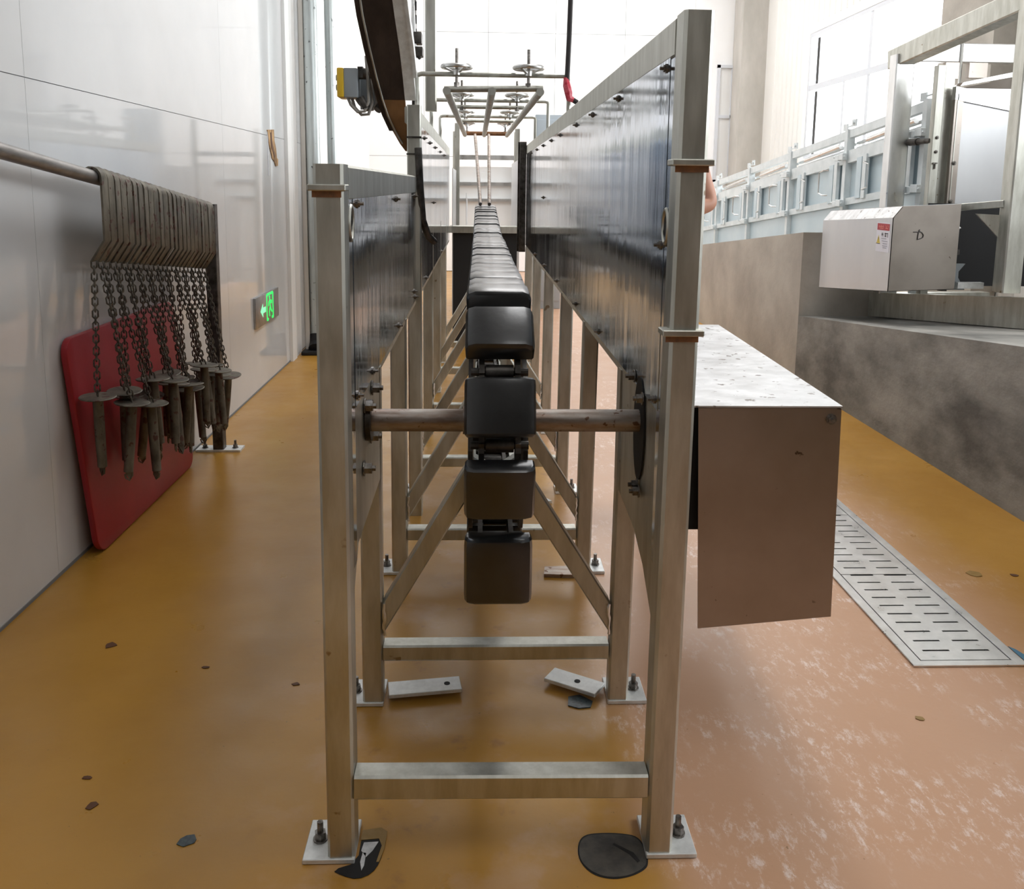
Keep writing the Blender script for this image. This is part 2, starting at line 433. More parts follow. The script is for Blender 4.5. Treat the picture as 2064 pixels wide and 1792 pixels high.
# end wall beside the corner: window_2
obj('wall_panel', MB().box(3.70, 4.12, YE - 0.01, YE + 0.008, 0, HC), 'wallend', we, smooth=False)
obj('wall_panel', MB().box(4.66, XR, YE - 0.01, YE + 0.008, 0, HC), 'wallend', we, smooth=False)
obj('wall_panel', MB().box(4.12, 4.66, YE - 0.01, YE + 0.008, 3.62, HC), 'wallend', we, smooth=False)
obj('wall_panel', MB().box(4.12, 4.66, YE - 0.01, YE + 0.008, 0, 1.6), 'wallend', we, smooth=False)
w2 = struct('window_2', MB().box(4.12, 4.17, YE - 0.05, YE, 1.6, 3.62).box(4.61, 4.66, YE - 0.05, YE, 1.6, 3.62).box(4.12, 4.66, YE - 0.05, YE, 3.57, 3.62)
            .box(4.12, 4.66, YE - 0.05, YE, 1.6, 1.66).box(4.37, 4.41, YE - 0.04, YE, 1.6, 3.6).box(4.14, 4.64, YE - 0.04, YE, 2.72, 2.77), 'frameal')
obj('pane', MB().box(4.15, 4.63, YE - 0.022, YE - 0.016, 1.64, 3.59), 'glass', w2, smooth=False)
# opaque wall behind window_2: daylight imitated by an added white blind behind it
obj('daylight_sheet', MB().box(4.13, 4.65, YE - 0.008, YE - 0.002, 1.6, 3.6), 'white', w2, smooth=False)

# right wall with a window opening and an added unseen near one, ribbed sheet
wr_holes = [(9.35, 13.2, 1.95, 3.72), (0.2, 5.2, 2.1, 3.9)]
mb = MB()
yc = [YB, 0.2, 5.2, 9.35, 13.2, YE + 0.2]
mb.box(XR, XR + 0.12, YB, 0.2, 0, HC).box(XR, XR + 0.12, 5.2, 9.35, 0, HC).box(XR, XR + 0.12, 13.2, YE + 0.2, 0, HC)
for y0, y1, z0, z1 in wr_holes: mb.box(XR, XR + 0.12, y0, y1, 0, z0).box(XR, XR + 0.12, y0, y1, z1, HC)
wr = struct('wall_right', mb, 'wallrib', smooth=False)
mb = MB(); y = 6.0
while y < 14.8:
    def rib(z0, z1, y=y): mb.prism([(XR, y - 0.02, z0), (XR - 0.018, y - 0.008, z0), (XR - 0.018, y + 0.008, z0), (XR, y + 0.02, z0)], (0, 0, z1 - z0))
    if 9.2 < y < 13.35: rib(3.86, HC)
    else: rib(0, HC)
    y += 0.2
ribs = obj('sheet_ribs', mb, 'wallrib', wr); ribs['kind'] = 'stuff'


def window(name, y0, y1, z0, z1, ztr, mull_low, mull_full):
    f = MB()
    t = 0.06; x0, x1 = XR - 0.03, XR + 0.06
    o = MB()   # white reveal
    o.box(XR - 0.035, XR + 0.12, y1, y1 + 0.14, z0, z1 + 0.12).box(XR - 0.035, XR + 0.12, y0 - 0.14, y0, z0, z1 + 0.12)
    o.box(XR - 0.035, XR + 0.12, y0, y1, z1, z1 + 0.12).box(XR - 0.05, XR + 0.12, y0 - 0.14, y1 + 0.14, z0 - 0.1, z0)
    w_ = struct(name, o, 'white')
    f.box(x0, x1, y0, y0 + t, z0, z1).box(x0, x1, y1 - t, y1, z0, z1).box(x0 + 0.001, x1 - 0.001, y0 + t, y1 - t, z0, z0 + t).box(x0 + 0.001, x1 - 0.001, y0 + t, y1 - t, z1 - t, z1).box(x0 + 0.004, x1 - 0.004, y0 + 0.01, y1 - 0.01, ztr - t * 0.7, ztr + t * 0.7)
    for m_ in mull_full: f.box(x0 + 0.007, x1 - 0.007, m_ - 0.045, m_ + 0.045, z0 + 0.02, z1 - 0.02)
    for m_ in mull_low: f.box(x0 + 0.01, x1 - 0.01, m_ - 0.035, m_ + 0.035, z0 + 0.02, ztr)
    obj('window_frame', f, 'frameal', w_)
    edges = sorted([y0] + mull_low + mull_full + [y1])
    for i in range(len(edges) - 1):
        obj('pane', MB().box(XR + 0.01, XR + 0.016, edges[i] + 0.03, edges[i + 1] - 0.03, z0 + t, ztr - 0.03), 'glass', w_, smooth=False)
    edges = sorted([y0] + mull_full + [y1])
    for i in range(len(edges) - 1):
        obj('pane', MB().box(XR + 0.01, XR + 0.016, edges[i] + 0.03, edges[i + 1] - 0.03, ztr + 0.03, z1 - t), 'glass', w_, smooth=False)


window('window_1', 9.35, 13.2, 1.95, 3.72, 2.95, [11.9, 10.3], [11.15])
window('added_window', 0.2, 5.2, 2.1, 3.9, 3.2, [1.4, 3.9], [2.7])  # unseen window, added as an opening for the near fill lamp
# columns on the right wall
struct('trim_3', MB().box(XR - 0.42, XR, YE - 0.55, YE - 0.02, 0, HC), 'pillar')
struct('trim_4', MB().box(XR - 0.25, XR - 0.02, 8.05, 9.0, 0, HC), 'concrete_light')
struct('wall_back', MB().box(-3.2, XR + 0.2, YB - 0.2, YB, 0, HC), 'back', smooth=False)
# ceiling with purlins; glowing strips added to light the room
mb = MB()
cell = struct('ceiling', mb.box(-3.2, XR + 0.2, YB - 0.2, YE + 0.2, HC, HC + 0.1), 'ceil', smooth=False)
for y in range(-3, 16, 2): obj('purlin', MB().box(-2.2, XR, y, y + 0.12, HC - 0.18, HC), 'ceil', cell)
for x0, x1, y0, y1 in ((0.6, 1.8, 3.6, 8.0), (0.6, 1.8, -2.2, 1.2), (-0.5, 3.5, 9.8, 14.8)):
    obj('glow_strip', MB().box(x0, x1, y0, y1, HC - 0.02, HC - 0.005), 'glow_strip', cell, smooth=False)

# raised concrete ramp
S = 0.095
def rz(y, z): return z + S * (6.87 - y)
RAMP = struct('trim_5', MB().prism([(2.52, -3.9, 0), (2.52, 6.87, 0), (2.52, 6.87, 0.52), (2.52, -3.9, rz(-3.9, 0.52))], (XR - 2.52, 0, 0)), 'concrete', smooth=False)
RAMP['label'] = 'low stained concrete ledge below the stainless machine'
RAMP2 = struct('trim_6', MB().prism([(2.52, 6.87, 0), (2.52, YE - 0.6, 0), (2.52, YE - 0.6, rz(YE - 0.6, 1.175)), (2.52, 6.87, 1.175)], (0.63, 0, 0)), 'concrete_light', smooth=False)
RAMP2['label'] = 'upper concrete wall of the ramp below the gates'

# ================================================================== restrainer frame
XLo, XLi, XRi, XRo = -0.328, -0.268, 0.398, 0.457
YF = [1.8, 2.41, 3.3, 4.22, 5.3, 6.4, 7.5]
fr = thing('restrainer_frame', 'stainless conveyor frame with legs and high side sheets in the centre', 'machine frame', (0.06, 4.6, 0))
bolt_me = None


def hexbolt_mb(c, ax, r=0.011, h=0.012):
    c = Vector(c); ax = Vector(ax)
    return MB().cyl(c, c + ax * 0.003, r * 1.35, n=10).cyl(c + ax * 0.003, c + ax * h, r, n=6).cyl(c + ax * h, c + ax * (h + 0.008), r * 0.5, n=6)


def anchor(parent, x, y, z):
    m = MB().cyl((x, y, z), (x, y, z + 0.004), 0.017, n=12).cyl((x, y, z + 0.004), (x, y, z + 0.020), 0.0135, n=6).cyl((x, y, z + 0.02), (x, y, z + 0.045), 0.007, n=8)
    obj('anchor_bolt', m, 'bolt', parent)


for i, y in enumerate(YF):
    d = 0.075 if i == 0 else 0.05
    for side, (x0, x1) in ((-1, (XLo, XLi)), (1, (XRi - 0.010, XRo - 0.010))):
        if i == 0: zt = 1.54 if side < 0 else 1.845
        else: zt = (1.005 if i < 3 else 1.25) if side < 0 else 1.0
        ox = 0.0
        lean = 0.010 if side > 0 else 0
        if i == 0 and side > 0:
            m = MB().bar(((x0 + x1) / 2, y + d / 2, 0.012), ((x0 + x1) / 2 + 0.012, y + d / 2, zt), 0.060, d, (0, 1, 0), 0.007)
        else:
            m = MB().bar(((x0 + x1) / 2, y + d / 2, 0.012), ((x0 + x1) / 2 + (0.009 if side > 0 else 0), y + d / 2, zt), x1 - x0, d, (0, 1, 0), 0.006)
        obj('post', m, 'steel', fr)
        # foot plate, reaching outwards
        px0, px1 = (x0 - 0.056, x1) if side < 0 else (x0, x1 + 0.056)
        fp = obj('foot_plate', MB().box(px0, px1, y - 0.004, y + 0.125, 0.001, 0.013), 'galv', fr, bevel=0.0015, seg=1)
        anchor(fp, (px0 + 0.03) if side < 0 else (px1 - 0.03), y + 0.06, 0.013)
        # weld seam at the foot
    # cross beam
    zb = 0.212 if i == 0 else 0.193
    obj('cross_beam', MB().bar((XLi + 0.001, y + 0.028, zb - 0.03), (XRi - 0.012, y + 0.028, zb - 0.03 - (0.006 if i == 0 else 0)), 0.055, 0.058 if i == 0 else 0.048, (0, 0, 1), 0.005), 'steel', fr)
    if i > 0:
        zt = 0.78
        for sx, x0 in ((-1, XLi), (1, XRi - 0.010)):
            p0 = Vector((x0 - 0.012 * sx * 0, y + 0.028, 0.255)); cxm = 0.05
            p1 = Vector((cxm + sx * 0.02, y + 0.028, 0.725))
            dd = (p1 - p0).normalized()
            # lower end cut vertically against the post
            wdt = 0.052; nrm = Vector((-dd.z, 0, dd.x)) * (1 if sx < 0 else -1)
            if nrm.z < 0: nrm = -nrm
            # intersections with the vertical plane x=x0
            def atx(off, x): q = p0 + nrm * off; t = (x - q.x) / dd.x; return q + dd * t
            A = atx(0, x0); B = atx(wdt, x0)
            C = p1 + nrm * wdt; D = p1
            poly = [(A.x, y + 0.003, A.z - 0.035), (B.x, y + 0.003, B.z - 0.035), (C.x, y + 0.003, C.z), (D.x, y + 0.003, D.z)]
            obj('brace', MB().prism(poly, (0, 0.05, 0)), 'steel', fr, bevel=0.004, seg=1)
            if i < 5:
                wr_ = random.Random(i * 3 + sx); zz0, zz1 = poly[0][2], poly[1][2]
                pts = [(x0 - sx * (0.004 + wr_.uniform(-0.002, 0.003)), y + 0.001, zz0 + (zz1 - zz0) * k / 9) for k in range(10)]
                obj('weld_bead', MB().tube(pts, 0.004, 5, radii=[0.004 + wr_.uniform(-0.0015, 0.002) for _ in pts]), 'steel_clean', fr)
        obj('support_plate', MB().box(-0.022, -0.010, y, y + 0.055, 0.62, 1.06).box(0.110, 0.122, y, y + 0.055, 0.62, 1.06), 'steel', fr)
for x in (-0.028, 0.104):
    obj('chain_rail', MB().box(x, x + 0.024, 2.42, 6.5, 1.06, 1.15), 'steel', fr)
    obj('return_rail', MB().box(x, x + 0.024, 2.42, 6.5, 0.60, 0.64), 'steel', fr)
# top rails
obj('top_rail', MB().box(XLo, XLi, 1.875, 3.90, 1.465, 1.54, 0.006), 'steel', fr)
obj('top_rail', MB().box(XRi, XRo + 0.002, 1.875, 7.62, 1.765, 1.845, 0.006), 'steel', fr)
obj('top_rail', MB().box(-0.325, -0.268, 4.0, 8.3, 1.765, 1.84, 0.006), 'steel', fr)
for z in (1.005,):
    obj('bottom_rail', MB().box(XRi + 0.004, XRo, 1.875, 7.6, 0.985, 1.035, 0.004), 'steel', fr)
    obj('bottom_rail', MB().box(XLo, XLi - 0.004, 1.875, 3.9, 0.985, 1.035, 0.004), 'steel', fr)
    obj('bottom_rail', MB().box(XLo, XLi - 0.004, 4.0, 8.3, 0.985, 1.035, 0.004), 'steel', fr)


def panel(x, y0, y1, z0, z1, bolts, sgn, name='side_panel'):
    """thin sheet facing the conveyor; sgn=+1 faces +X"""
    m = MB().box(min(x, x + sgn * 0.004), max(x, x + sgn * 0.004), y0, y1, z0, z1)
    p = obj(name, m, 'sheet', fr, smooth=False)
    for (y, z) in bolts:
        obj('bolt', hexbolt_mb((x + sgn * 0.004, y, z), (sgn, 0, 0), 0.0075, 0.007), 'bolt', p)
    return p


panel(0.4025, 1.915, 7.58, 1.012, 1.770,
      [(1.95, 1.752), (2.613, 1.752), (3.2, 1.752), (3.73, 1.752), (4.46, 1.752), (5.0, 1.752), (5.62, 1.752), (6.24, 1.752), (6.9, 1.752), (5.54, 1.435),
       (1.945, 1.377), (1.95, 1.03), (2.9, 1.03), (3.6, 1.03), (4.5, 1.03), (5.4, 1.03), (6.3, 1.03)], -1)
panel(-0.2725, 1.935, 3.85, 1.012, 1.470, [(2.0, 1.458), (2.94, 1.455), (3.79, 1.455), (1.96, 1.035), (3.0, 1.03), (3.8, 1.03), (3.74, 1.06), (2.25, 1.03)], 1)
panel(-0.2725, 4.02, 8.25, 1.012, 1.770, [(4.5, 1.73), (5.0, 1.73), (5.6, 1.73), (6.3, 1.73), (7.0, 1.73), (5.4, 1.40), (4.6, 1.03), (6.5, 1.03)], 1)
# narrow flange sheets beside the front posts, with the round socket
for x, s in ((-0.2715, 1), (0.4015, -1)):
    zt = 1.47 if s > 0 else 1.765
    fl = obj('flange_plate', MB().box(min(x, x + s * 0.002), max(x, x + s * 0.002), 1.866, 1.928, 0.66, zt), 'sheet', fr, smooth=False)
    obj('socket_ring', MB().tube([(x + s * 0.004, 1.895 + 0.026 * math.cos(t * PI / 8), 1.42 + 0.036 * math.sin(t * PI / 8)) for t in range(16)], 0.0045, 6, True), 'steel', fl)
    obj('socket_hole', MB().cyl((x + s * 0.0021, 1.895, 1.42), (x + s * 0.0035, 1.895, 1.42), 0.024, n=16), 'holeblack', fl)
# bearing plates below the sheets
gl = obj('bearing_plate', MB().prism([(-0.270, 1.87, 0.60), (-0.270, 1.87, 1.03), (-0.270, 2.42, 1.03), (-0.270, 2.42, 0.69), (-0.270, 1.955, 0.69)], (-0.004, 0, 0)), 'steel', fr, smooth=False)
gr = obj('bearing_plate', MB().prism([(0.401, 1.87, 0.50), (0.401, 1.87, 1.03), (0.401, 2.50, 1.03), (0.401, 2.50, 0.66), (0.401, 2.16, 0.64), (0.401, 2.03, 0.60)], (0.004, 0, 0)), 'steel', fr, smooth=False)
for y, z in ((2.19, 0.875), (2.08, 0.98), (2.23, 0.99), (2.05, 0.836)):
    obj('bolt', hexbolt_mb((-0.268, y, z), (1, 0, 0), 0.014, 0.02), 'bolt', gl)
obj('bearing_slot', MB().prism([(0.400, 2.12 + 0.07 * math.cos(t * PI / 10), 0.915 + 0.13 * math.sin(t * PI / 10)) for t in range(20)], (-0.004, 0, 0)), 'rubber2', gr)
for y, z in ((2.11, 0.775), (2.09, 0.765), (2.2, 1.03), (2.08, 1.0)):
    obj('bolt', hexbolt_mb((0.397, y, z), (-1, 0, 0), 0.012, 0.016), 'bolt', gr)
obj('hub_plate', MB().cyl((-0.268, 2.12, 0.935), (-0.255, 2.12, 0.935), 0.05, n=20), 'darkmetal', gl)
# bands round the front posts
for x0, x1, z in ((-0.338, -0.262, 1.487), (0.384, 0.470, 1.545), (0.378, 0.464, 1.20)):
    b_ = obj('clamp_band', MB().box(x0, x1, 1.788, 1.84, z, z + 0.013), 'steel', fr, bevel=0.002, seg=1)
    obj('rust_stain', MB().box(x0 + 0.008, x1 - 0.010, 1.7975, 1.7995, z - 0.013, z), 'rust', b_)
# pipe axle and sprocket
obj('axle', MB().cyl((-0.262, 2.12, 0.935), (-0.03, 2.12, 0.935), 0.0275, n=24).cyl((0.13, 2.12, 0.935), (0.398, 2.12, 0.935), 0.0275, n=24)
    .cyl((-0.035, 2.12, 0.935), (0.135, 2.12, 0.935), 0.034, n=20), 'axle', fr)
# second-section front post (left); dark tube imitates the reflection on its inner face
obj('post', MB().bar((-0.280, 3.96, 0.0), (-0.280, 3.96, 1.84), 0.060, 0.06, (0, 1, 0), 0.005), 'steel', fr)
obj('joint_band', MB().box(-0.312, -0.248, 3.925, 3.994, 1.70, 1.708).box(-0.312, -0.248, 3.925, 3.994, 1.63, 1.636), 'darkmetal', fr)
obj('post_dark_reflection', MB().tube([(-0.262, 3.93, 1.66), (-0.255, 3.93, 1.5), (-0.245, 3.95, 1.35), (-0.225, 4.0, 1.28), (-0.2, 4.05, 1.25)], 0.016, 8), 'darkmetal', fr)
# loose-looking splayed feet at the second frame
for c_, L_, ang in (((-0.152, 2.475), 0.215, R(8)), ((0.298, 2.495), 0.17, R(-32))):
    u = Vector((math.cos(ang), math.sin(ang), 0)); v = Vector((-math.sin(ang), math.cos(ang), 0)); c0 = Vector((c_[0], c_[1], 0.014))
    q = [c0 + u * (L_ / 2 * i_) + v * (0.036 * j_) for i_, j_ in ((-1, -1), (1, -1), (1, 1), (-1, 1))]
    p_ = obj('splayed_foot', MB().prism([tuple(k) for k in q], (0, 0, 0.012)), 'galv', fr, bevel=0.0015, seg=1)
    hc = c0 + u * (L_ * 0.31 if ang > 0 else 0.01)
    obj('bolt_hole', MB().cyl((hc.x, hc.y, 0.0255), (hc.x, hc.y, 0.0275), 0.009, n=14), 'holeblack', p_)
# far dark channel on the right and the mouth of the chute
obj('end_channel', MB().box(0.345, 0.398, 7.60, 7.66, 0.95, 1.87).box(0.33, 0.36, 7.66, 7.70, 0.95, 1.87), 'darkmetal', fr)

# ------------------------------------------------------------------ conveyor chain
ch = thing('pad_conveyor_chain', 'chain of black rubber pads wrapping over the front sprocket between the sheets', 'conveyor chain', (0.048, 2.12, 0.935))
CX, CY, CZ = 0.048, 2.12, 0.935
# pad mesh: local x width, local y along the chain, local z outward
pb = MB()
for yy in (0,):
    sec = [(-0.0745, 0), (-0.0755, 0.026), (-0.070, 0.040), (-0.055, 0.046), (0.055, 0.046), (0.070, 0.040), (0.0755, 0.026), (0.0745, 0)]
    L2 = 0.062
    rows = []
    for t_, s_, k_ in ((-1, 0.93, 0.82), (-0.93, 0.985, 0.95), (-0.75, 1, 1), (0.75, 1, 1), (0.93, 0.985, 0.95), (1, 0.93, 0.82)):
        rows.append([Vector((x * s_, t_ * L2, z * k_)) for x, z in sec])
    pb.ribbon(rows)
pad_me = mesh_of('pad', pb); pad_me.materials.append(MT['rubber'])
lb = MB()
for x in (-0.045, 0.033):
    lb.box(x, x + 0.012, -0.095, 0.095, -0.045, -0.008, 0)
lb.cyl((-0.062, 0.082, -0.027), (0.062, 0.082, -0.027), 0.009, n=10)
lb.cyl((-0.030, 0.082, -0.027), (0.030, 0.082, -0.027), 0.016, n=12)
lb.box(-0.045, 0.045, -0.03, 0.03, -0.010, 0.0)
link_me = mesh_of('chain_link', lb); link_me.materials.append(MT['darkmetal'])


def place_pad(y, z, normal_deg, sc=1.0):
    # normal direction angle: 0 = toward camera (-Y), 90 = up
    t = R(normal_deg); nv = Vector((0, -math.cos(t), math.sin(t))); xv = Vector((1, 0, 0)); yv = nv.cross(xv)
    mrot = Matrix((xv, yv, nv)).transposed()
    o = inst('pad', pad_me, ch, (CX, y, z)); o.rotation_euler = mrot.to_euler(); o.scale = (1, sc, 1)
    l = bpy.data.objects.new('chain_link', link_me); COL.objects.link(l); l.parent = o; bpy.context.view_layer.update()
    return o


Rb = 0.285
for deg in (20, -14, 54, 87):
    t = R(deg); place_pad(CY - math.cos(t) * Rb, CZ + math.sin(t) * Rb, deg)
bpy.data.objects.remove(place_pad(1.905, 0.658, -2, 1.24).children[0])
bpy.data.objects.remove(place_pad(2.08, 0.585, -75).children[0])
y = CY + 0.163; zz = CZ + Rb - 0.0
while y < 6.45:
    z = zz - 0.004 + (max(0, y - 4.55) ** 1.15) * 0.050
    place_pad(y, z + random.uniform(-0.004, 0.004), 90 + random.uniform(-2.0, 2.0) - (2 if y > 4.6 else 0), 1.12)
    y += 0.163
y = 2.2
while y < 6.3:
    place_pad(y, 0.592, -90, 1.1); y += 0.172
spk = MB()
for x in (-0.02, 0.10):
    pts = []
    for k in range(40):
        a_ = 2 * PI * k / 40; rr = 0.235 + (0.022 if k % 4 in (0, 1) else 0)
        pts.append((x, CY + rr * math.cos(a_), CZ + rr * math.sin(a_)))
    spk.prism(pts, (0.010, 0, 0))
spk.cyl((CX - 0.07, CY, CZ), (CX + 0.075, CY, CZ), 0.055, n=20)
obj('sprocket', spk, 'darkmetal', ch)

# ------------------------------------------------------------------ drive guard box
gb = thing('drive_guard_box', 'large brownish stainless guard box mounted on the right side of the frame', 'guard box', (0.72, 2.7, 0.4))
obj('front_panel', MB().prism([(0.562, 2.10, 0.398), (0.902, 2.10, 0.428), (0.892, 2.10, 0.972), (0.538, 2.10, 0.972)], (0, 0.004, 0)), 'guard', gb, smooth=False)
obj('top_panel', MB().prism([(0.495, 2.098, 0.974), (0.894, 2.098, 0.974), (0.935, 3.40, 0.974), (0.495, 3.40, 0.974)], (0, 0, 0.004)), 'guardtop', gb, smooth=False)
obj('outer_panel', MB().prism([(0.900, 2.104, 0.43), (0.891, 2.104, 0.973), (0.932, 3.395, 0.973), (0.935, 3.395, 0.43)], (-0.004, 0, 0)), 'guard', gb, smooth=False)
obj('rear_panel', MB().box(0.545, 0.932, 3.39, 3.395, 0.43, 0.973), 'guard', gb, smooth=False)
obj('mount_and_gap_shade', MB().box(0.451, 0.470, 2.02, 2.34, 0.66, 0.97).box(0.47, 0.566, 2.13, 2.14, 0.650, 0.972).box(0.459, 0.50, 3.30, 3.34, 0.93, 0.973), 'rubber2', gb, smooth=False)  # middle black sheet paints the dark gap beside the post; others mount the box
obj('fixing_screw', hexbolt_mb((0.868, 2.10, 0.945), (0, -1, 0), 0.010, 0.008), 'bolt', gb)

# ------------------------------------------------------------------ hold-down frame with handwheels
hd = thing('hold_down_frame', 'tubular overhead hold-down frame with handwheels above the conveyor', 'hold-down frame', (0.065, 6.0, 1.85))
obj('crossbar', MB().cyl((-0.168, 4.4, 1.955), (0.305, 4.4, 1.965), 0.015, n=12), 'steel', hd)
obj('crossbar', MB().cyl((-0.125, 8.0, 1.955), (0.245, 8.0, 1.955), 0.018, n=12), 'rust', hd)
obj('crossbar', MB().cyl((-0.15, 5.7, 1.985), (0.28, 5.7, 1.985), 0.012, n=12), 'steel', hd)
obj('crossbar', MB().cyl((-0.14, 6.9, 1.985), (0.26, 6.9, 1.985), 0.012, n=12), 'steel', hd)
for x0, x1 in ((-0.155, -0.125), (0.06, 0.045), (0.290, 0.245)):
    obj('side_bar', MB().cyl((x0, 4.36, 1.945), (x1, 8.05, 1.945), 0.019, n=14), 'steel', hd)
wh = MB()
wh.tube([(0.068 * math.cos(2 * PI * k / 24), 0.068 * math.sin(2 * PI * k / 24), 0.0) for k in range(24)], 0.0105, 8, True)
for k in range(3):
    a_ = 2 * PI * k / 3 + 0.4
    wh.bar((0.064 * math.cos(a_), 0.064 * math.sin(a_), -0.004), (0.012 * math.cos(a_), 0.012 * math.sin(a_), -0.026), 0.014, 0.009, (0, 0, 1), 0.002)
wh.cyl((0, 0, -0.038), (0, 0, -0.014), 0.018, n=12)
wheel_me = mesh_of('handwheel', wh); wheel_me.materials.append(MT['steel_clean'])
st = MB().cyl((0, 0, -0.095), (0, 0, 0.085), 0.0075, n=8).cyl((0, 0, -0.095), (0, 0, -0.072), 0.015, n=6)
stem_me = mesh_of('stem', st); stem_me.materials.append(MT['bolt'])
for y in (4.4, 5.7, 7.0, 8.2):
    z = 2.025
    if y < 8: 
        br = MB().tube([(-0.297, y, 1.84), (-0.297, y, z - 0.015), (-0.29, y, z - 0.004), (-0.275, y, z), (0.41, y, z), (0.425, y, z - 0.004), (0.43, y, z - 0.015), (0.43, y, 1.84)], 0.0115, 8)
        obj('support_bracket', br, 'steel', hd)
    for x in (-0.108, 0.235):
        w_ = inst('handwheel', wheel_me, hd, (x, y, z + 0.035))
        s_ = bpy.data.objects.new('stem', stem_me); COL.objects.link(s_); s_.parent = w_
        w_.rotation_euler = (0, 0, random.uniform(0, 2))
for x0, x1 in ((-0.035, 0.012), (0.085, 0.075)):
    obj('push_rod', MB().cyl((x0, 7.95, 1.94), (x1, 6.35, 1.375), 0.0125, n=10), 'axle', hd)

# ------------------------------------------------------------------ entry chute and gate beyond the conveyor
ec = thing('entry_chute', 'narrow steel entry chute at the far end of the conveyor', 'chute', (0.06, 9.0, 0))
obj('side_wall', MB().box(-0.245, -0.238, 8.35, 10.3, 0.3, 1.66), 'doorsheet', ec)
obj('side_wall', MB().prism([(-0.14, 10.4, 0.3), (-0.14, 10.4, 1.42), (-0.14, 11.6, 1.30), (-0.14, 11.6, 0.3)], (-0.006, 0, 0)), 'doorsheet', ec)
obj('side_wall', MB().box(0.372, 0.38, 8.35, 10.3, 0.3, 1.75), 'doorsheet', ec)
obj('sill', MB().box(-0.27, 0.37, 8.3, 8.55, 1.07, 1.13, 0), 'steel', ec)
obj('opening_shade', MB().box(-0.24, 0.36, 8.36, 8.38, 0.0, 1.07), 'rubber2', ec)  # black sheet in place of the shaded opening below the sill
obj('post', MB().box(-0.255, -0.205, 9.6, 9.65, 0, 2.15), 'steel', ec)
obj('post', MB().box(0.38, 0.43, 9.6, 9.65, 0, 2.1), 'steel', ec)
eg = thing('entry_gate', 'pale gate with three bolted rails at the far chute end', 'gate', (0.1, 11.95, 0))
for z0, z1 in ((1.84, 1.90), (1.505, 1.55), (1.30, 1.335)):
    rb_ = obj('rail', MB().box(-0.28, 0.46, 11.9, 11.94, z0, z1), 'steel_clean', eg)
    for x in (-0.18, 0.36): obj('bolt', hexbolt_mb((x, 11.9, (z0 + z1) / 2), (0, -1, 0), 0.016, 0.014), 'steel_clean', rb_)
obj('post', MB().box(-0.34, -0.28, 11.9, 11.96, 0, 2.2), 'steel', eg)
obj('post', MB().box(0.46, 0.52, 11.9, 11.96, 0, 2.2), 'steel', eg)
obj('gate_sheet', MB().box(-0.28, 0.46, 11.95, 11.955, 0.2, 1.75), 'white', eg)
cb = thing('wall_cabinet', 'blue-grey steel cabinet standing far behind the conveyor on the right', 'cabinet', (0.83, 11.2, 0))
obj('body', MB().box(0.68, 1.02, 11.0, 11.35, 0.0, 2.36), 'cabinet', cb, bevel=0.006)
obj('door', MB().box(0.70, 1.00, 10.985, 11.0, 0.1, 2.30), 'cabinet', cb, bevel=0.004)

# ------------------------------------------------------------------ hanging post, hoist belt, motor bits, control box, cable
hp = obj('hanging_post', MB().bar((-0.262, 5.0, 1.90), (-0.262, 5.0, HC), 0.06, 0.06, (0, 1, 0), 0.006), 'steel')
tag(hp, 'square grey steel post hanging from the ceiling behind the brown belt', 'post')
eb = thing('hoist_belt', 'curved dark brown hoist belt with steel edges hanging over left sheet', 'hoist conveyor', (-0.4, 4.4, 1.7))
path = [  # (xleft, xright, y, z)
    (-0.366, -0.352, 4.50, 1.665), (-0.392, -0.350, 4.49, 1.70), (-0.425, -0.350, 4.46, 1.76), (-0.455, -0.352, 4.42, 1.83), (-0.475, -0.353, 4.38, 1.90),
    (-0.497, -0.358, 4.32, 2.0), (-0.518, -0.366, 4.24, 2.12), (-0.535, -0.378, 4.15, 2.24), (-0.545, -0.39, 4.05, 2.38), (-0.552, -0.40, 3.9, 2.6), (-0.56, -0.41, 3.6, 3.0),
    (-0.57, -0.42, 3.1, 3.6), (-0.58, -0.43, 2.0, 4.8), (-0.58, -0.43, 0.9, HC)]


def strip(i0, i1, fa, fb, th, dy=0.0):
    rows = []
    for i in range(i0, i1):
        xl, xr, yy, z = path[i]
        j0, j1 = max(i - 1, 0), min(i + 1, len(path) - 1)
        tg = Vector((0, path[j1][2] - path[j0][2], path[j1][3] - path[j0][3])).normalized()
        nv = Vector((0, tg.z, -tg.y))     # away from camera
        xa, xb = fa(xl, xr), fb(xl, xr)
        rows.append([Vector((xa, yy, z)) + nv * dy, Vector((xb, yy, z)) + nv * dy, Vector((xb, yy, z)) + nv * (dy + th), Vector((xa, yy, z)) + nv * (dy + th)])
    return MB().ribbon(rows)


obj('belt', strip(4, len(path), lambda l, r: l + 0.02, lambda l, r: r, 0.02), 'belt', eb)
obj('belt_tail', strip(0, 5, lambda l, r: l + 0.004, lambda l, r: r, 0.02, 0.001), 'beltbrown', eb)
obj('outer_edge', strip(2, len(path), lambda l, r: l - 0.012, lambda l, r: l + 0.012, 0.05), 'belt', eb)
obj('edge_wire', MB().tube([(p[0] + 0.016, p[2] - 0.008, p[3]) for p in path[1:]], 0.005, 6), 'steel', eb)
obj('steel_edge', strip(4, len(path), lambda l, r: r, lambda l, r: r + 0.052, 0.03, -0.004), 'galv', eb)
obj('steel_edge', strip(5, len(path), lambda l, r: r + 0.052, lambda l, r: r + 0.066, 0.06, -0.01), 'galv', eb)
obj('guide_channel', MB().box(-0.338, -0.318, 4.62, 4.68, 1.86, 2.9), 'darkmetal', eb)
lk_ = MB()
for k in range(9): lk_.box(-0.326, -0.312, 4.60, 4.62, 1.90 + k * 0.065, 1.94 + k * 0.065)
obj('roller_chain', lk_, 'rubber2', eb)
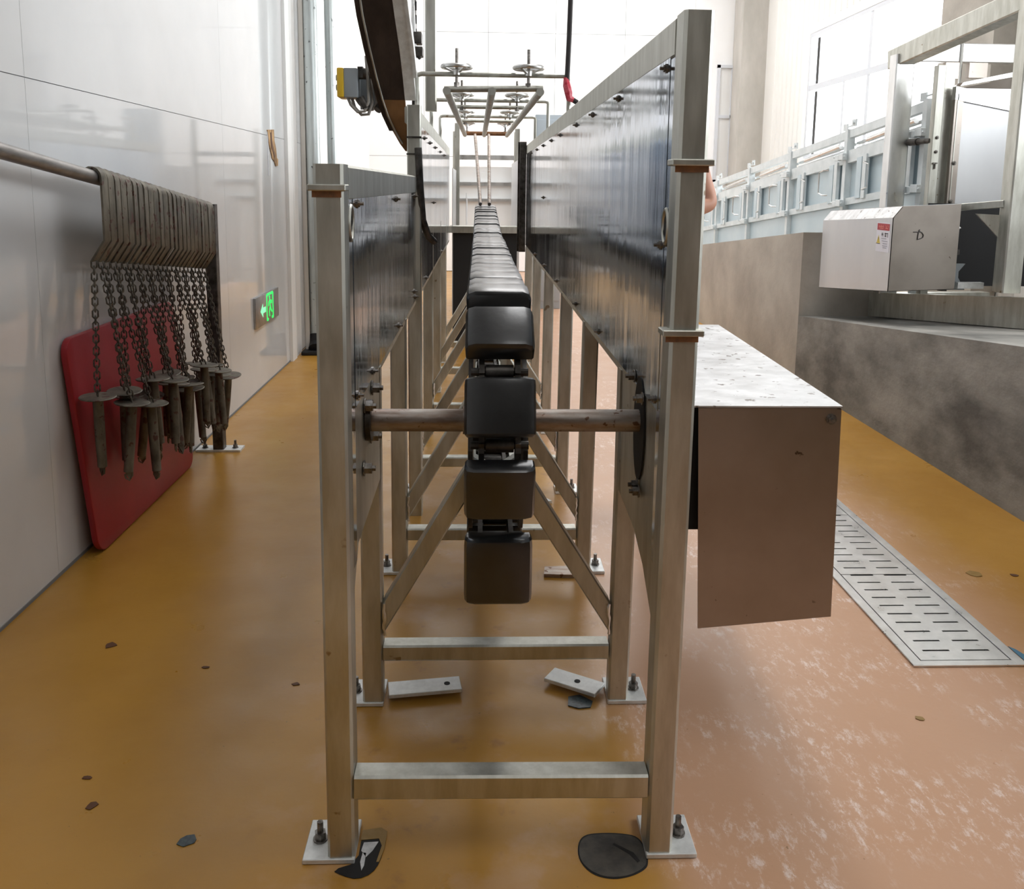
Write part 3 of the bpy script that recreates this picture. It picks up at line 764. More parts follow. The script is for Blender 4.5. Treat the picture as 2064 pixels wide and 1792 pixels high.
obj('guide_rod', MB().cyl((-0.306, 4.60, 1.80), (-0.34, 4.55, 2.75), 0.008, n=8), 'steel_clean', eb)
mo = MB().box(-0.325, -0.285, 4.56, 4.64, 2.19, 2.245).box(-0.322, -0.28, 4.56, 4.64, 2.13, 2.175).cyl((-0.33, 4.58, 2.16), (-0.29, 4.58, 2.12), 0.012, n=8)
obj('clamp_block', mo, 'darkmetal', eb, bevel=0.004)
obj('bracket', MB().bar((-0.30, 4.56, 1.84), (-0.33, 4.56, 2.12), 0.016, 0.01), 'steel_clean', eb)

cbx = thing('control_box', 'small grey and yellow switch box with looping conduits beside the belt', 'switch box', (-0.61, 4.4, 1.9))
obj('housing', MB().box(-0.638, -0.572, 4.34, 4.46, 1.905, 2.04), 'greypl', cbx, bevel=0.006)
obj('front_cover', MB().box(-0.668, -0.636, 4.335, 4.465, 1.905, 2.04), 'yellow', cbx, bevel=0.006)
obj('button', MB().cyl((-0.668, 4.40, 2.0), (-0.680, 4.40, 2.0), 0.014, n=12), 'greypl', cbx)
obj('button', MB().cyl((-0.668, 4.40, 1.955), (-0.680, 4.40, 1.955), 0.014, n=12), 'greypl', cbx)
obj('motor', MB().cyl((-0.57, 4.40, 2.02), (-0.515, 4.40, 2.02), 0.026, n=14).box(-0.575, -0.55, 4.37, 4.43, 2.0, 2.05), 'darkmetal', cbx)
obj('bracket', MB().box(-0.575, -0.50, 4.46, 4.475, 1.86, 2.05), 'greypl', cbx)
for k, (dx, dz) in enumerate(((0, 0), (0.016, -0.012), (0.034, 0.012))):
    pts = [(-0.622 + dx, 4.38 + k * 0.02, 1.905), (-0.61 + dx, 4.38 + k * 0.02, 1.875 + dz), (-0.578 + dx, 4.38 + k * 0.02, 1.842 + dz), (-0.545 + dx, 4.38 + k * 0.02, 1.845 + dz), (-0.525 + dx, 4.38 + k * 0.02, 1.89), (-0.527 + dx * 0.7, 4.38 + k * 0.02, 1.97), (-0.535 + dx * 0.7, 4.38, 2.1)]
    obj('conduit', MB().tube(pts, 0.0075, 8), 'conduit', cbx)
obj('gland', MB().cyl((-0.565, 4.39, 1.91), (-0.535, 4.39, 1.86), 0.018, n=12).cyl((-0.49, 4.42, 1.855), (-0.46, 4.45, 1.90), 0.02, n=12), 'darkmetal', cbx)
obj('arm', MB().bar((-0.50, 4.47, 1.87), (-0.44, 4.47, 1.90), 0.02, 0.03), 'darkmetal', cbx)

cbl = thing('hanging_cable', 'thick black cable hanging from above, tied to the rod with red tape', 'cable', (0.43, 4.38, 1.9))
obj('cable', MB().tube([(0.445, 4.38, HC), (0.44, 4.38, 4), (0.431, 4.38, 2.6), (0.424, 4.38, 2.2), (0.418, 4.38, 2.0), (0.425, 4.38, 1.94), (0.445, 4.38, 1.915), (0.47, 4.38, 1.90)], 0.0125, 10), 'cable', cbl)
obj('red_tape', MB().tube([(0.413, 4.38, 2.015), (0.417, 4.375, 1.98), (0.428, 4.375, 1.945), (0.432, 4.375, 1.918), (0.450, 4.375, 1.912)], 0.017, 8, radii=[0.012, 0.019, 0.021, 0.018, 0.013]), 'redtape', cbl)

# ================================================================== shackle rack on the left wall
rk = thing('shackle_rack', 'sloping grey pipe rail on a dark post bolted beside left wall', 'rack', (-1.46, 4.94, 0))
RX = -1.46
def rail_z(y): return 1.352 + (4.95 - y) * 0.112
obj('rail', MB().cyl((RX, 2.0, rail_z(2.0)), (RX, 4.95, rail_z(4.95)), 0.026, n=18), 'pipe', rk)
obj('post', MB().box(RX - 0.03, RX + 0.03, 4.93, 4.99, 0.010, 1.385, 0.004), 'darkmetal', rk)
obj('post', MB().box(RX - 0.03, RX + 0.03, 1.97, 2.03, 0.010, 1.70, 0.004), 'darkmetal', rk)
fp = obj('foot_plate', MB().box(-1.585, -1.335, 4.92, 5.02, 0.0, 0.012), 'galv', rk); anchor(fp, -1.375, 4.97, 0.012); anchor(fp, -1.545, 4.97, 0.012)
fp = obj('foot_plate', MB().box(-1.585, -1.335, 1.95, 2.05, 0.0, 0.012), 'galv', rk); anchor(fp, -1.375, 2.0, 0.012)

# hook strap (local origin at the pipe centre): x across the pipe
r0 = 0.033
prof = []
for k in range(9):
    t = R(200) - R(200) * k / 8
    prof.append((r0 * math.cos(t), r0 * math.sin(t)))
prof += [(0.034, -0.10), (0.034, -0.235), (-0.020, -0.315)]
W2, T = 0.024, 0.008
rows = []
for i, (x, z) in enumerate(prof):
    j0, j1 = max(i - 1, 0), min(i + 1, len(prof) - 1)
    tx, tz = prof[j1][0] - prof[j0][0], prof[j1][1] - prof[j0][1]; l = math.hypot(tx, tz); nx, nz = -tz / l, tx / l
    if i == 0: pass
    if nx * x + nz * z < 0 and i < 9: nx, nz = -nx, -nz
    if i >= 9: nx, nz = (abs(nx), nz if nx > 0 else -nz)
    rows.append([Vector((x, -W2, z)), Vector((x + nx * T, -W2, z + nz * T)), Vector((x + nx * T, W2, z + nz * T)), Vector((x, W2, z))])
strap_me = mesh_of('strap', MB().ribbon(rows)); strap_me.materials.append(MT['hook'])
# one chain link, long axis local z
lkp = []
for k in range(8):
    a_ = 2 * PI * k / 8 + PI / 8
    lkp.append((0.0095 * math.cos(a_) * 1.1, 0, 0.007 * (1 if math.sin(a_) > 0 else -1) + 0.0105 * math.sin(a_)))
clink_me = mesh_of('link', MB().tube(lkp, 0.0035, 4, True)); clink_me.materials.append(MT['chain'])
disc_me = mesh_of('disc', MB().lathe([(0.004, -0.003), (0.066, -0.003), (0.069, 0), (0.066, 0.003), (0.004, 0.003)], (0, 0, 0), n=28)); disc_me.materials.append(MT['hook'])
rod_mb = MB().tube([(0, 0, -0.004), (0.001, 0, -0.15), (0, 0, -0.285)], 0.018, 14, radii=[0.020, 0.020, 0.018])
rod_me = mesh_of('grip_tube', rod_mb); rod_me.materials.append(MT['hook'])
tip_mb = MB().tube([(0.014, 0, -0.275), (0.016, 0, -0.302), (0.006, 0, -0.322), (-0.008, 0, -0.312), (-0.012, 0, -0.295)], 0.004, 6)
tip_mb.prism([(-0.017, -0.006, -0.28), (0.017, -0.006, -0.28), (0.005, -0.004, -0.318)], (0, 0.010, 0))
tip_me = mesh_of('hook_tip', tip_mb); tip_me.materials.append(MT['hook'])
NH = 24
rng = random.Random(3)
lanes = [0.0, 0.085, 0.03, 0.12]
for i in range(NH):
    y = 3.49 + 1.37 * i / (NH - 1)
    z = rail_z(y)
    if i == 0: lab = 'shackle chain nearest the bare pipe end, hanging first on the rail'
    elif i == NH - 1: lab = 'shackle chain hanging last on the rail, against the dark post'
    else: lab = 'steel shackle hook with chain, disc and tube in the row on the rail'
    h = thing('shackle_chain', lab, 'shackle', (RX, y, z), 'shackle chains hanging from the rail')
    s_ = inst('strap', strap_me, h, (RX, y, z)); s_.rotation_euler = (0, 0, rng.uniform(-0.10, 0.10))
    # chain from strap end to the disc
    p0 = Vector((RX - 0.018, y, z - 0.318))
    dx = lanes[i % 4] + rng.uniform(0, 0.012); dyy = rng.uniform(-0.01, 0.01)
    if i == NH - 1: dx, dyy = 0.11, 0.0
    if i == 0: dx, dyy = 0.0, -0.04
    nl = 21 + (i * 3) % 5
    if i == 0: nl = 22
    sp = 0.0240
    p1 = Vector((p0.x + dx, y + dyy, 0)); Lc = nl * sp
    hz = math.sqrt(max(Lc ** 2 - dx * dx - dyy * dyy, 0.01)); p1.z = p0.z - hz
    d = (p1 - p0).normalized()
    q0 = Vector((0, 0, 1)).rotation_difference(d * -1)
    for k in range(nl):
        c_ = p0 + d * (sp * (k + 0.5))
        l = inst('link', clink_me, h, c_)
        from mathutils import Quaternion
        l.rotation_mode = 'QUATERNION'; l.rotation_quaternion = q0 @ Quaternion((0, 0, 1), (PI / 2 if k % 2 else 0) + 0.5)
    tl = (rng.uniform(-0.12, 0.12), rng.uniform(-0.12, 0.12), 0)
    dc = inst('disc', disc_me, h, p1); dc.rotation_euler = tl
    rd = inst('grip_tube', rod_me, h, p1); rd.rotation_euler = (tl[0] + rng.uniform(-0.06, 0.06), tl[1] + rng.uniform(-0.06, 0.06), rng.uniform(0, 3))
    tp = bpy.data.objects.new('hook_tip', tip_me); COL.objects.link(tp); tp.parent = rd

# ------------------------------------------------------------------ red board leaning on the wall
def board():
    # rounded rectangle in (u along Y, v up the slope); lean toward the wall
    y0, y1 = 3.49, 4.70; H_ = 0.90; rad = 0.07; pts = []
    for cy_0, cz_0, a0 in ((y1 - rad, H_ - rad, 0), (y0 + rad, H_ - rad, 90), (y0 + rad, rad, 180), (y1 - rad, rad, 270)):
        for k in range(7):
            t = R(a0 + 15 * k); pts.append((cy_0 + rad * math.cos(t), cz_0 + rad * math.sin(t)))
    lean = math.atan2(0.045, H_)
    P = [Vector((-1.548 - v * math.sin(lean), u, 0.004 + v * math.cos(lean))) for u, v in [(a_ - 0.10 * b2, b2) for a_, b2 in pts]]
    return MB().prism(P, (0.026, 0, 0.0))
o = obj('red_board', board(), 'redboard', bevel=0.005)
tag(o, 'red plastic board with rounded corners leaning on the left wall', 'board')

# ------------------------------------------------------------------ exit sign
sg = thing('exit_sign', 'steel exit sign with lit green running figure low on left wall', 'sign', (XL, 6.74, 0.58))
obj('plate', MB().box(XL, XL + 0.018, 6.37, 7.10, 0.465, 0.690), 'signplate', sg, bevel=0.004)
x0 = XL + 0.0185
def P2(a_, b_, w_): return MB().bar((x0, a_[0], a_[1]), (x0, b_[0], b_[1]), w_, 0.002, (1, 0, 0), 0)
fm = MB()
for q, r in (((6.70, 0.485), (6.70, 0.675)), ((6.90, 0.485), (6.90, 0.675)), ((6.70, 0.675), (6.90, 0.675)), ((6.70, 0.487), (6.74, 0.487)), ((6.86, 0.487), (6.90, 0.487))):
    b_ = MB().bar((x0, q[0], q[1]), (x0, r[0], r[1]), 0.018, 0.003, (1, 0, 0), 0); fm.add(b_.v, b_.f)
obj('lit_frame', fm, 'signgreen', sg)
mn = MB().cyl((x0 - 0.001, 6.79, 0.647), (x0 + 0.0015, 6.79, 0.647), 0.014, n=12)
for q, r in (((6.80, 0.63), (6.81, 0.575)), ((6.81, 0.575), (6.775, 0.54)), ((6.775, 0.54), (6.785, 0.505)), ((6.81, 0.575), (6.835, 0.545)), ((6.835, 0.545), (6.865, 0.53)), ((6.80, 0.625), (6.765, 0.61)), ((6.765, 0.61), (6.755, 0.585)), ((6.805, 0.625), (6.84, 0.60)), ((6.84, 0.6), (6.855, 0.62))):
    b_ = MB().bar((x0, q[0], q[1]), (x0, r[0], r[1]), 0.013, 0.003, (1, 0, 0), 0); mn.add(b_.v, b_.f)
obj('running_figure', mn, 'signgreen', sg)
ar = MB().prism([(x0, 6.50, 0.575), (x0, 6.575, 0.625), (x0, 6.575, 0.595), (x0, 6.66, 0.595), (x0, 6.66, 0.555), (x0, 6.575, 0.555), (x0, 6.575, 0.525)], (0.0015, 0, 0))
obj('arrow', ar, 'signpale', sg)
obj('chain', MB().tube([(XL + 0.008, 6.45, 0.69), (XL + 0.008, 6.55, 0.76), (XL + 0.008, 6.56, 0.76)], 0.002, 5), 'steel', sg) if False else None

# torn patch in the wall
tp_ = thing('torn_wall_patch', 'torn brown hole in the white left wall near the pillar', 'hole', (XL, 7.1, 1.77))
obj('filling', MB().prism([(XL, 6.94, 1.90), (XL, 7.16, 1.915), (XL, 7.17, 1.83), (XL, 7.22, 1.77), (XL, 7.24, 1.70), (XL, 7.28, 1.69), (XL, 7.27, 1.64), (XL, 7.19, 1.635), (XL, 7.15, 1.67), (XL, 7.08, 1.69), (XL, 7.0, 1.78), (XL, 6.97, 1.83)], (0.006, 0, 0)), 'foam', tp_)
obj('cavity', MB().prism([(XL + 0.006, 7.03, 1.885), (XL + 0.006, 7.07, 1.89), (XL + 0.006, 7.09, 1.80), (XL + 0.006, 7.16, 1.71), (XL + 0.006, 7.14, 1.70), (XL + 0.006, 7.04, 1.79)], (0.002, 0, 0)), 'chip', tp_)
obj('shim', MB().box(XL, XL + 0.004, 6.945, 6.965, 1.56, 1.90), 'frameal', tp_)

# pipe at the pillar
dp = thing('wall_pipe', 'tall galvanised down pipe standing at the end of the left wall', 'pipe', (-1.44, 7.98, 0))
obj('tube', MB().cyl((-1.44, 8.0, 0.10), (-1.47, 8.0, HC - 0.1), 0.062, n=20), 'duct', dp)
obj('tube', MB().cyl((-1.30, 8.15, 0.0), (-1.33, 8.15, HC - 0.1), 0.04, n=16), 'duct', dp)
obj('strip', MB().box(-1.54, -1.505, 7.95, 8.02, 0.0, HC - 0.1), 'pillar', dp)
obj('elbow', MB().tube([(-1.44, 8.0, 0.16), (-1.44, 7.97, 0.08), (-1.44, 7.90, 0.04)], 0.07, 14), 'rubber2', dp)
obj('foot', MB().box(-1.56, -1.28, 7.82, 8.12, 0, 0.035), 'rubber2', dp, bevel=0.008)

# ================================================================== floor items
dr = thing('floor_drain', 'long stainless drain channel with slotted grates set in the floor', 'drain', (1.585, 4.0, 0))
DX0, DX1 = 1.395, 1.768
obj('channel', MB().box(DX0 + 0.01, DX1 - 0.01, 2.62, 8.44, 0.0002, 0.0012), 'holeblack', dr)  # flat black sheet stands for the shade under the slots
for nm, xa, xb in (('edge_frame', DX0, DX0 + 0.036), ('edge_frame', DX1 - 0.036, DX1)):
    obj(nm, MB().box(xa, xb, 2.60, 8.45, 0.0012, 0.007), 'steel_clean', dr, bevel=0.0015, seg=1)
obj('edge_frame', MB().box(DX0, DX1, 2.595, 2.625, 0.0012, 0.0065), 'steel_clean', dr)
obj('edge_frame', MB().box(DX0, DX1, 8.43, 8.46, 0.0012, 0.0065), 'steel_clean', dr)
gm = MB(); gx0, gx1 = DX0 + 0.040, DX1 - 0.040; L_ = 0.64; rows_ = 10; pch = L_ / rows_; sl = 0.009
slots = [(gx0 + 0.035, gx0 + 0.125), (gx1 - 0.125, gx1 - 0.035)]
for k in range(rows_):
    y0 = k * pch
    gm.box(gx0, gx1, y0, y0 + pch - sl, 0.0025, 0.0055)
    yy0, yy1 = y0 + pch - sl, y0 + pch
    gm.box(gx0, slots[0][0], yy0, yy1, 0.0025, 0.0055).box(slots[0][1], slots[1][0], yy0, yy1, 0.0025, 0.0055).box(slots[1][1], gx1, yy0, yy1, 0.0025, 0.0055)
gmv = MB(); gmv.v = [v - Vector((0, L_ / 2, 0)) for v in gm.v]; gmv.f = gm.f
grate_me = mesh_of('grate', gmv, smooth=False); grate_me.materials.append(MT['steel_clean'])
for k in range(9):
    yc_ = 2.628 + (L_ + 0.005) * (k + 0.5)
    inst('grate', grate_me, dr, (0, yc_, 0))


def blob(name, pts, m, z=0.001, th=0.001, parent=None, soft=0):
    for _ in range(soft):
        n_ = len(pts); q_ = []
        for k in range(n_):
            (ax_, ay_), (bx_, by_) = pts[k], pts[(k + 1) % n_]
            q_ += [(ax_ * 0.75 + bx_ * 0.25, ay_ * 0.75 + by_ * 0.25), (ax_ * 0.25 + bx_ * 0.75, ay_ * 0.25 + by_ * 0.75)]
        pts = q_
    return obj(name, MB().prism([(x, y, z) for x, y in pts], (0, 0, th)), m, parent)


p_ = thing('floor_patch', 'dark grey rounded grout patch beside the front right post', 'floor patch', (0.31, 1.8, 0))
blob('grout', [(0.237, 1.795), (0.240, 1.845), (0.258, 1.872), (0.300, 1.877), (0.345, 1.874), (0.378, 1.865), (0.389, 1.83), (0.388, 1.785), (0.372, 1.765), (0.34, 1.748), (0.30, 1.742), (0.262, 1.757)], 'patch', parent=p_, soft=2)
blob('edge', [(0.234, 1.795), (0.237, 1.848), (0.256, 1.877), (0.300, 1.882), (0.345, 1.879), (0.381, 1.869), (0.393, 1.83), (0.391, 1.78), (0.374, 1.761), (0.34, 1.744), (0.30, 1.738), (0.259, 1.753)], 'holeblack', z=0.0004, th=0.0006, parent=p_, soft=2)
blob('crack', [(0.318, 1.842), (0.322, 1.846), (0.362, 1.815), (0.372, 1.79), (0.366, 1.785), (0.352, 1.81)], 'holeblack', z=0.002, th=0.0006, parent=p_)
p_ = thing('floor_hole', 'broken black hole with flakes beside the front left post', 'floor hole', (-0.24, 1.82, 0))
blob('pit', [(-0.315, 1.778), (-0.29, 1.762), (-0.255, 1.750), (-0.225, 1.768), (-0.212, 1.80), (-0.206, 1.85), (-0.215, 1.885), (-0.262, 1.885), (-0.262, 1.80)], 'holeblack', parent=p_, soft=1)
blob('rim', [(-0.264, 1.868), (-0.262, 1.900), (-0.220, 1.908), (-0.205, 1.895), (-0.206, 1.84), (-0.214, 1.80), (-0.220, 1.80), (-0.213, 1.85), (-0.222, 1.872)], 'ochre', z=0.002, parent=p_)
blob('flake', [(-0.258, 1.835), (-0.255, 1.860), (-0.222, 1.862), (-0.232, 1.835), (-0.245, 1.815)], 'flake', z=0.002, parent=p_)
blob('flake', [(-0.256, 1.800), (-0.254, 1.828), (-0.246, 1.828), (-0.246, 1.79), (-0.250, 1.775)], 'flake', z=0.002, parent=p_)
o = blob('floor_scrap', [(0.275, 2.445), (0.27, 2.40), (0.30, 2.385), (0.335, 2.39), (0.345, 2.42), (0.31, 2.455)], 'chipdark', th=0.003)
tag(o, 'crumpled dark shiny scrap lying under the right splayed foot', 'scrap')
o = blob('floor_scrap', [(0.262, 3.27), (0.27, 3.34), (0.36, 3.345), (0.40, 3.30), (0.385, 3.26)], 'axle', th=0.014)
tag(o, 'rusty flat steel scrap lying between the third pair of legs', 'scrap')
o = blob('floor_scrap', [(0.25, 4.06), (0.26, 4.13), (0.33, 4.14), (0.36, 4.09)], 'galv', th=0.012)
tag(o, 'pale flat metal scrap lying by the right leg of the fourth frame', 'scrap')
chips = [('chipdark', (-0.663, 1.877), 0.021, 'blue-black square chip lying on the floor, front left'),
         ('chip', (-1.196, 2.772), 0.020, 'largest brown chip lying on the floor near the left wall'),
         ('chip', (-0.845, 2.63), 0.010, 'small brown chip on the floor left of the post, farther one'),
         ('chip', (-0.545, 2.53), 0.011, 'slanted brown chip on the floor closest to the left post'),
         ('chip', (-0.985, 2.105), 0.011, 'thin brown chip on the floor above the blue-black chip'),
         ('chip', (-0.93, 2.0), 0.014, 'ragged brown chip on the floor left of the blue-black chip'),
         ('ochre', (1.60, 1.87), 0.018, 'ochre paint fleck on the scuffed floor at lower right'),
         ('ochre', (1.28, 2.32), 0.014, 'ochre paint fleck on the floor left of the drain end'),
         ('ochre', (1.98, 3.28), 0.030, 'ochre stain on the floor right of the drain'),
         ('chip', (2.13, 3.27), 0.014, 'dark brown chip on the floor right of the drain stain'),
         ('chipblue', (1.80, 2.665), 0.028, 'blue chip on the floor at the near corner of the drain')]
rg = random.Random(5)
for m_, (x, y), r_, lab in chips:
    n_ = 7; a0 = rg.uniform(0, 6)
    pts = [(x + r_ * rg.uniform(0.6, 1.15) * math.cos(a0 + 2 * PI * k / n_) * 1.15, y + r_ * rg.uniform(0.55, 1.1) * math.sin(a0 + 2 * PI * k / n_)) for k in range(n_)]
    if m_ == 'chipblue': pts = [(1.776, 2.63), (1.776, 2.72), (1.79, 2.70), (1.80, 2.66), (1.815, 2.63)]
    tag(blob('floor_chip', pts, m_, z=0.0008, th=0.0015), lab, 'chip', 'chips on the floor')

# ================================================================== race gates on the ramp
FX = 3.3
def fz(y, z): return z - S * (y - 9.44)          # heights quoted at Y = 9.44
posts_y = [6.60, 8.0, 9.44, 10.86, 12.3, 13.7]
def slanted(mb, y0, y1, z0, z1, x0, x1):
    mb.prism([(x0, y0, fz(y0, z0)), (x0, y1, fz(y1, z0)), (x0, y1, fz(y1, z1)), (x0, y0, fz(y0, z1))], (x1 - x0, 0, 0)); return mb
order = ['nearest, seen through the machine frame', 'second nearest, left of the machine frame post', 'third, below the left edge of the window', 'fourth, beside the beige column', 'farthest, beside the front post']
for i in range(len(posts_y) - 1):
    y0, y1 = posts_y[i], posts_y[i + 1]
    g = thing('race_gate', 'galvanised slide gate on the ramp, ' + order[i], 'gate', (FX, (y0 + y1) / 2, fz((y0 + y1) / 2, 0.4)), 'slide gates along the ramp')
    a0, a1 = y0 + 0.035, y1 - 0.035
    obj('top_rail', slanted(MB(), a0, a1, 1.82, 1.89, FX - 0.02, FX + 0.03), 'galvgate', g)
    obj('middle_rail', slanted(MB(), a0, a1, 1.60, 1.71, FX - 0.02, FX + 0.03), 'galvgate', g)
    obj('lower_rail', slanted(MB(), a0, a1, 1.23, 1.29, FX - 0.02, FX + 0.03), 'galvgate', g)
    obj('bottom_rail', slanted(MB(), a0, a1, 0.80, 0.87, FX - 0.02, FX + 0.03), 'galvgate', g)
    obj('slot_bar', slanted(MB(), a0, a1, 1.765, 1.785, FX + 0.05, FX + 0.08), 'galvgate', g)
    obj('slot_bar', slanted(MB(), a0, a1, 1.725, 1.74, FX + 0.05, FX + 0.08), 'galvgate', g)
    rl_ = MB().cyl((FX, a0 + 0.15, fz(a0 + 0.15, 1.775)), (FX, a1 - 0.35, fz(a1 - 0.35, 1.755)), 0.022, n=10)
    obj('locking_rod', rl_, 'steel_clean', g)
    obj('sheet', slanted(MB(), a0, a1, 0.87, 1.23, FX + 0.01, FX + 0.014), 'gatepanel', g, smooth=False)
    obj('sheet', slanted(MB(), a0, a1, 1.29, 1.60, FX + 0.02, FX + 0.024), 'white' if False else 'gatepanel', g, smooth=False)
    m1 = y0 + 0.45; m2 = y1 - 0.30
    for yy, side in ((a1 - 0.42, 1), (a0 + 0.12, -1)):
        obj('door_stile', slanted(MB(), yy, yy + 0.07, 1.26, 1.63, FX - 0.035, FX - 0.005), 'galvgate', g)
        obj('door_stile', slanted(MB(), yy + 0.10, yy + 0.20, 1.27, 1.62, FX - 0.030, FX - 0.005), 'gatepanel', g)
        for hy in ((yy - 0.13, yy - 0.01) if side > 0 else (yy + 0.21, yy + 0.33)),:
            z_a, z_b = fz(yy, 1.56), fz(yy, 1.33)
            ya, yb = hy
            if side > 0: pts = [(FX - 0.03, yb, z_a), (FX - 0.07, yb - 0.02, z_a), (FX - 0.07, ya, z_a - 0.02), (FX - 0.07, ya, z_b + 0.02), (FX - 0.07, yb - 0.02, z_b), (FX - 0.03, yb, z_b)]
            else: pts = [(FX - 0.03, ya, z_a), (FX - 0.07, ya + 0.02, z_a), (FX - 0.07, yb, z_a - 0.02), (FX - 0.07, yb, z_b + 0.02), (FX - 0.07, ya + 0.02, z_b), (FX - 0.03, ya, z_b)]
            obj('handle', MB().tube(pts, 0.007, 6), 'steel_clean', g)
for i, y in enumerate(posts_y):
    where = ['nearest, behind the machine', 'second nearest', 'third from the machine', 'fourth from the machine', 'fifth from the machine', 'farthest'][i]
    p_ = thing('gate_post', 'galvanised gate post with latches on the ramp, ' + where, 'post', (FX, y, fz(y, 0.3)), 'gate posts along the ramp')
    obj('shaft', MB().box(FX - 0.035, FX + 0.035, y - 0.033, y + 0.033, 0.0, fz(y, 1.90)), 'galvgate', p_)
    for z in (1.66, 1.25):
        l_ = obj('latch', MB().box(FX - 0.075, FX - 0.035, y - 0.05, y + 0.05, fz(y, z) - 0.03, fz(y, z) + 0.03).box(FX - 0.07, FX - 0.04, y + 0.06, y + 0.14, fz(y, z) - 0.035, fz(y, z) + 0.015).cyl((FX - 0.06, y - 0.06, fz(y, z)), (FX - 0.06, y + 0.18, fz(y, z)), 0.010, n=8), 'galvgate', p_, bevel=0.003, seg=1)
    obj('top_lug', MB().box(FX - 0.02, FX - 0.01, y + 0.02, y + 0.11, fz(y, 1.89), fz(y, 1.95)).box(FX - 0.02, FX - 0.01, y - 0.16, y - 0.07, fz(y, 1.92), fz(y, 1.98)).cyl((FX - 0.02, y - 0.12, fz(y, 1.95)), (FX - 0.035, y - 0.12, fz(y, 1.95)), 0.014, n=10)
        .cyl((FX - 0.015, y - 0.1, fz(y, 1.93)), (FX - 0.015, y + 0.06, fz(y, 1.92)), 0.006, n=6), 'galvgate', p_)

# ================================================================== stainless machine on the ledge
mc = thing('stunning_machine', 'tall stainless machine frame with sliding door standing on the ledge', 'machine', (3.3, 6.0, 0.6))
MT['mpost'] = MT['steel_clean']
def lz(y): return rz(y, 0.52)
U = Vector((0.165, -0.986, 0))
A0 = Vector((3.06, 6.84, 0))
def onl(t, z): q = A0 + U * t; return Vector((q.x, q.y, z))
def zl(t): return lz((A0 + U * t).y)
# base channel, rests on the ledge
bb = MB(); V_ = Vector((0.986, 0.165, 0)) * 0.10
q = [onl(0, zl(0) + 0.005), onl(2.6, zl(2.6) + 0.005), onl(2.6, zl(2.6) + 0.20), onl(0, zl(0) + 0.19)]
bb.prism(q, V_)
obj('base_beam', bb, 'steel', mc)
q = [onl(0, zl(0) + 0.005) + V_ * 0.0, onl(0, zl(0) + 0.005) + V_ * 9, onl(0, zl(0) + 0.19) + V_ * 9, onl(0, zl(0) + 0.19)]
obj('base_beam', MB().prism([p + V_ for p in q], U * 0.1), 'steel', mc)
def mpost(name, x0, x1, y0, y1, z0, z1, m='steel_clean', bev=0.008):
    return obj(name, MB().box(x0, x1, y0, y1, z0, z1, bev), m, mc)
mpost('post', 3.075, 3.215, 6.70, 6.82, 0.72, 2.50)
mpost('post', 3.255, 3.375, 5.40, 5.52, 0.88, 3.1, 'steel')
mpost('post', 3.53, 3.66, 5.30, 5.42, 0.88, 3.1, 'steel_clean')
obj('top_beam', MB().bar((3.135, 6.86, 2.475), (3.46, 4.4, 2.80), 0.12, 0.14, (0, 0, 1), 0.008), 'steel', mc)
mpost('post', 3.34, 3.40, 6.60, 6.66, 0.72, 2.40, 'steel', 0.004)
obj('angle_post', MB().box(3.40, 3.475, 6.615, 6.625, 1.2, 2.42).box(3.468, 3.475, 6.54, 6.62, 1.2, 2.2), 'steel', mc)
obj('rod', MB().cyl((3.212, 6.70, 1.86), (3.24, 6.42, 1.86), 0.020, n=12).cyl((3.214, 6.68, 1.86), (3.224, 6.58, 1.86), 0.027, n=12), 'darkmetal', mc)
obj('top_channel', MB().box(3.24, 4.05, 6.86, 6.95, 2.47, 2.61, 0.006), 'steel_clean', mc)
dl = obj('sliding_door', MB().box(3.50, 3.90, 6.56, 6.57, 1.30, 2.24), 'doorsheet', mc, smooth=False)
obj('door_edge', MB().prism([(3.45, 6.54, 2.16), (3.45, 6.54, 2.25), (3.90, 6.54, 2.17), (3.90, 6.54, 2.08)], (0, 0.05, 0)), 'steel_clean', dl)
obj('door_edge', MB().box(3.452, 3.512, 6.544, 6.58, 1.25, 2.19), 'guard', dl)
obj('bolt', hexbolt_mb((3.48, 6.54, 1.45), (0, -1, 0), 0.012), 'bolt', dl)
obj('bolt', hexbolt_mb((3.48, 6.54, 1.72), (0, -1, 0), 0.012), 'bolt', dl)
for z in (1.90, 1.80): obj('bolt', hexbolt_mb((3.372, 6.60, z), (0, -1, 0), 0.010), 'bolt', mc)
obj('t_handle', MB().box(3.355, 3.385, 6.585, 6.60, 1.715, 1.725).box(3.367, 3.373, 6.585, 6.60, 1.68, 1.72), 'bolt', mc)
obj('slide_block', MB().box(3.50, 3.60, 6.80, 6.85, 2.34, 2.46), 'guard', mc)
obj('slide_block', MB().box(3.68, 3.82, 6.80, 6.85, 2.35, 2.46), 'guard', mc)
obj('hanger_bolt', MB().cyl((3.64, 6.85, 2.26), (3.64, 6.85, 2.74), 0.010, n=8), 'steel_clean', mc)
obj('guide_plate', MB().prism([(3.46, 6.75, 2.21), (3.56, 6.7, 2.26), (3.95, 6.7, 2.34), (3.95, 6.7, 2.22)], (0, 0.06, 0)), 'guard', mc)
obj('guide_plate', MB().prism([(3.56, 6.68, 2.275), (3.58, 6.68, 2.30), (3.95, 6.68, 2.38), (3.95, 6.68, 2.345)], (0, 0.10, 0)), 'steel_clean', mc)
obj('side_rail', MB().bar((3.05, 5.72, 1.395), (3.26, 5.48, 1.43), 0.02, 0.045, (0, 0, 1), 0.003), 'steel', mc)
for o_ in list(mc.children):
    if WLOC[o_.name].y > 6.5 and o_.name.split('.')[0] in ('post', 'angle_post', 'sliding_door', 'bolt', 't_handle') and WLOC[o_.name].x > 3.25:
        o_.location += Vector((-0.11, -0.22, -0.02))
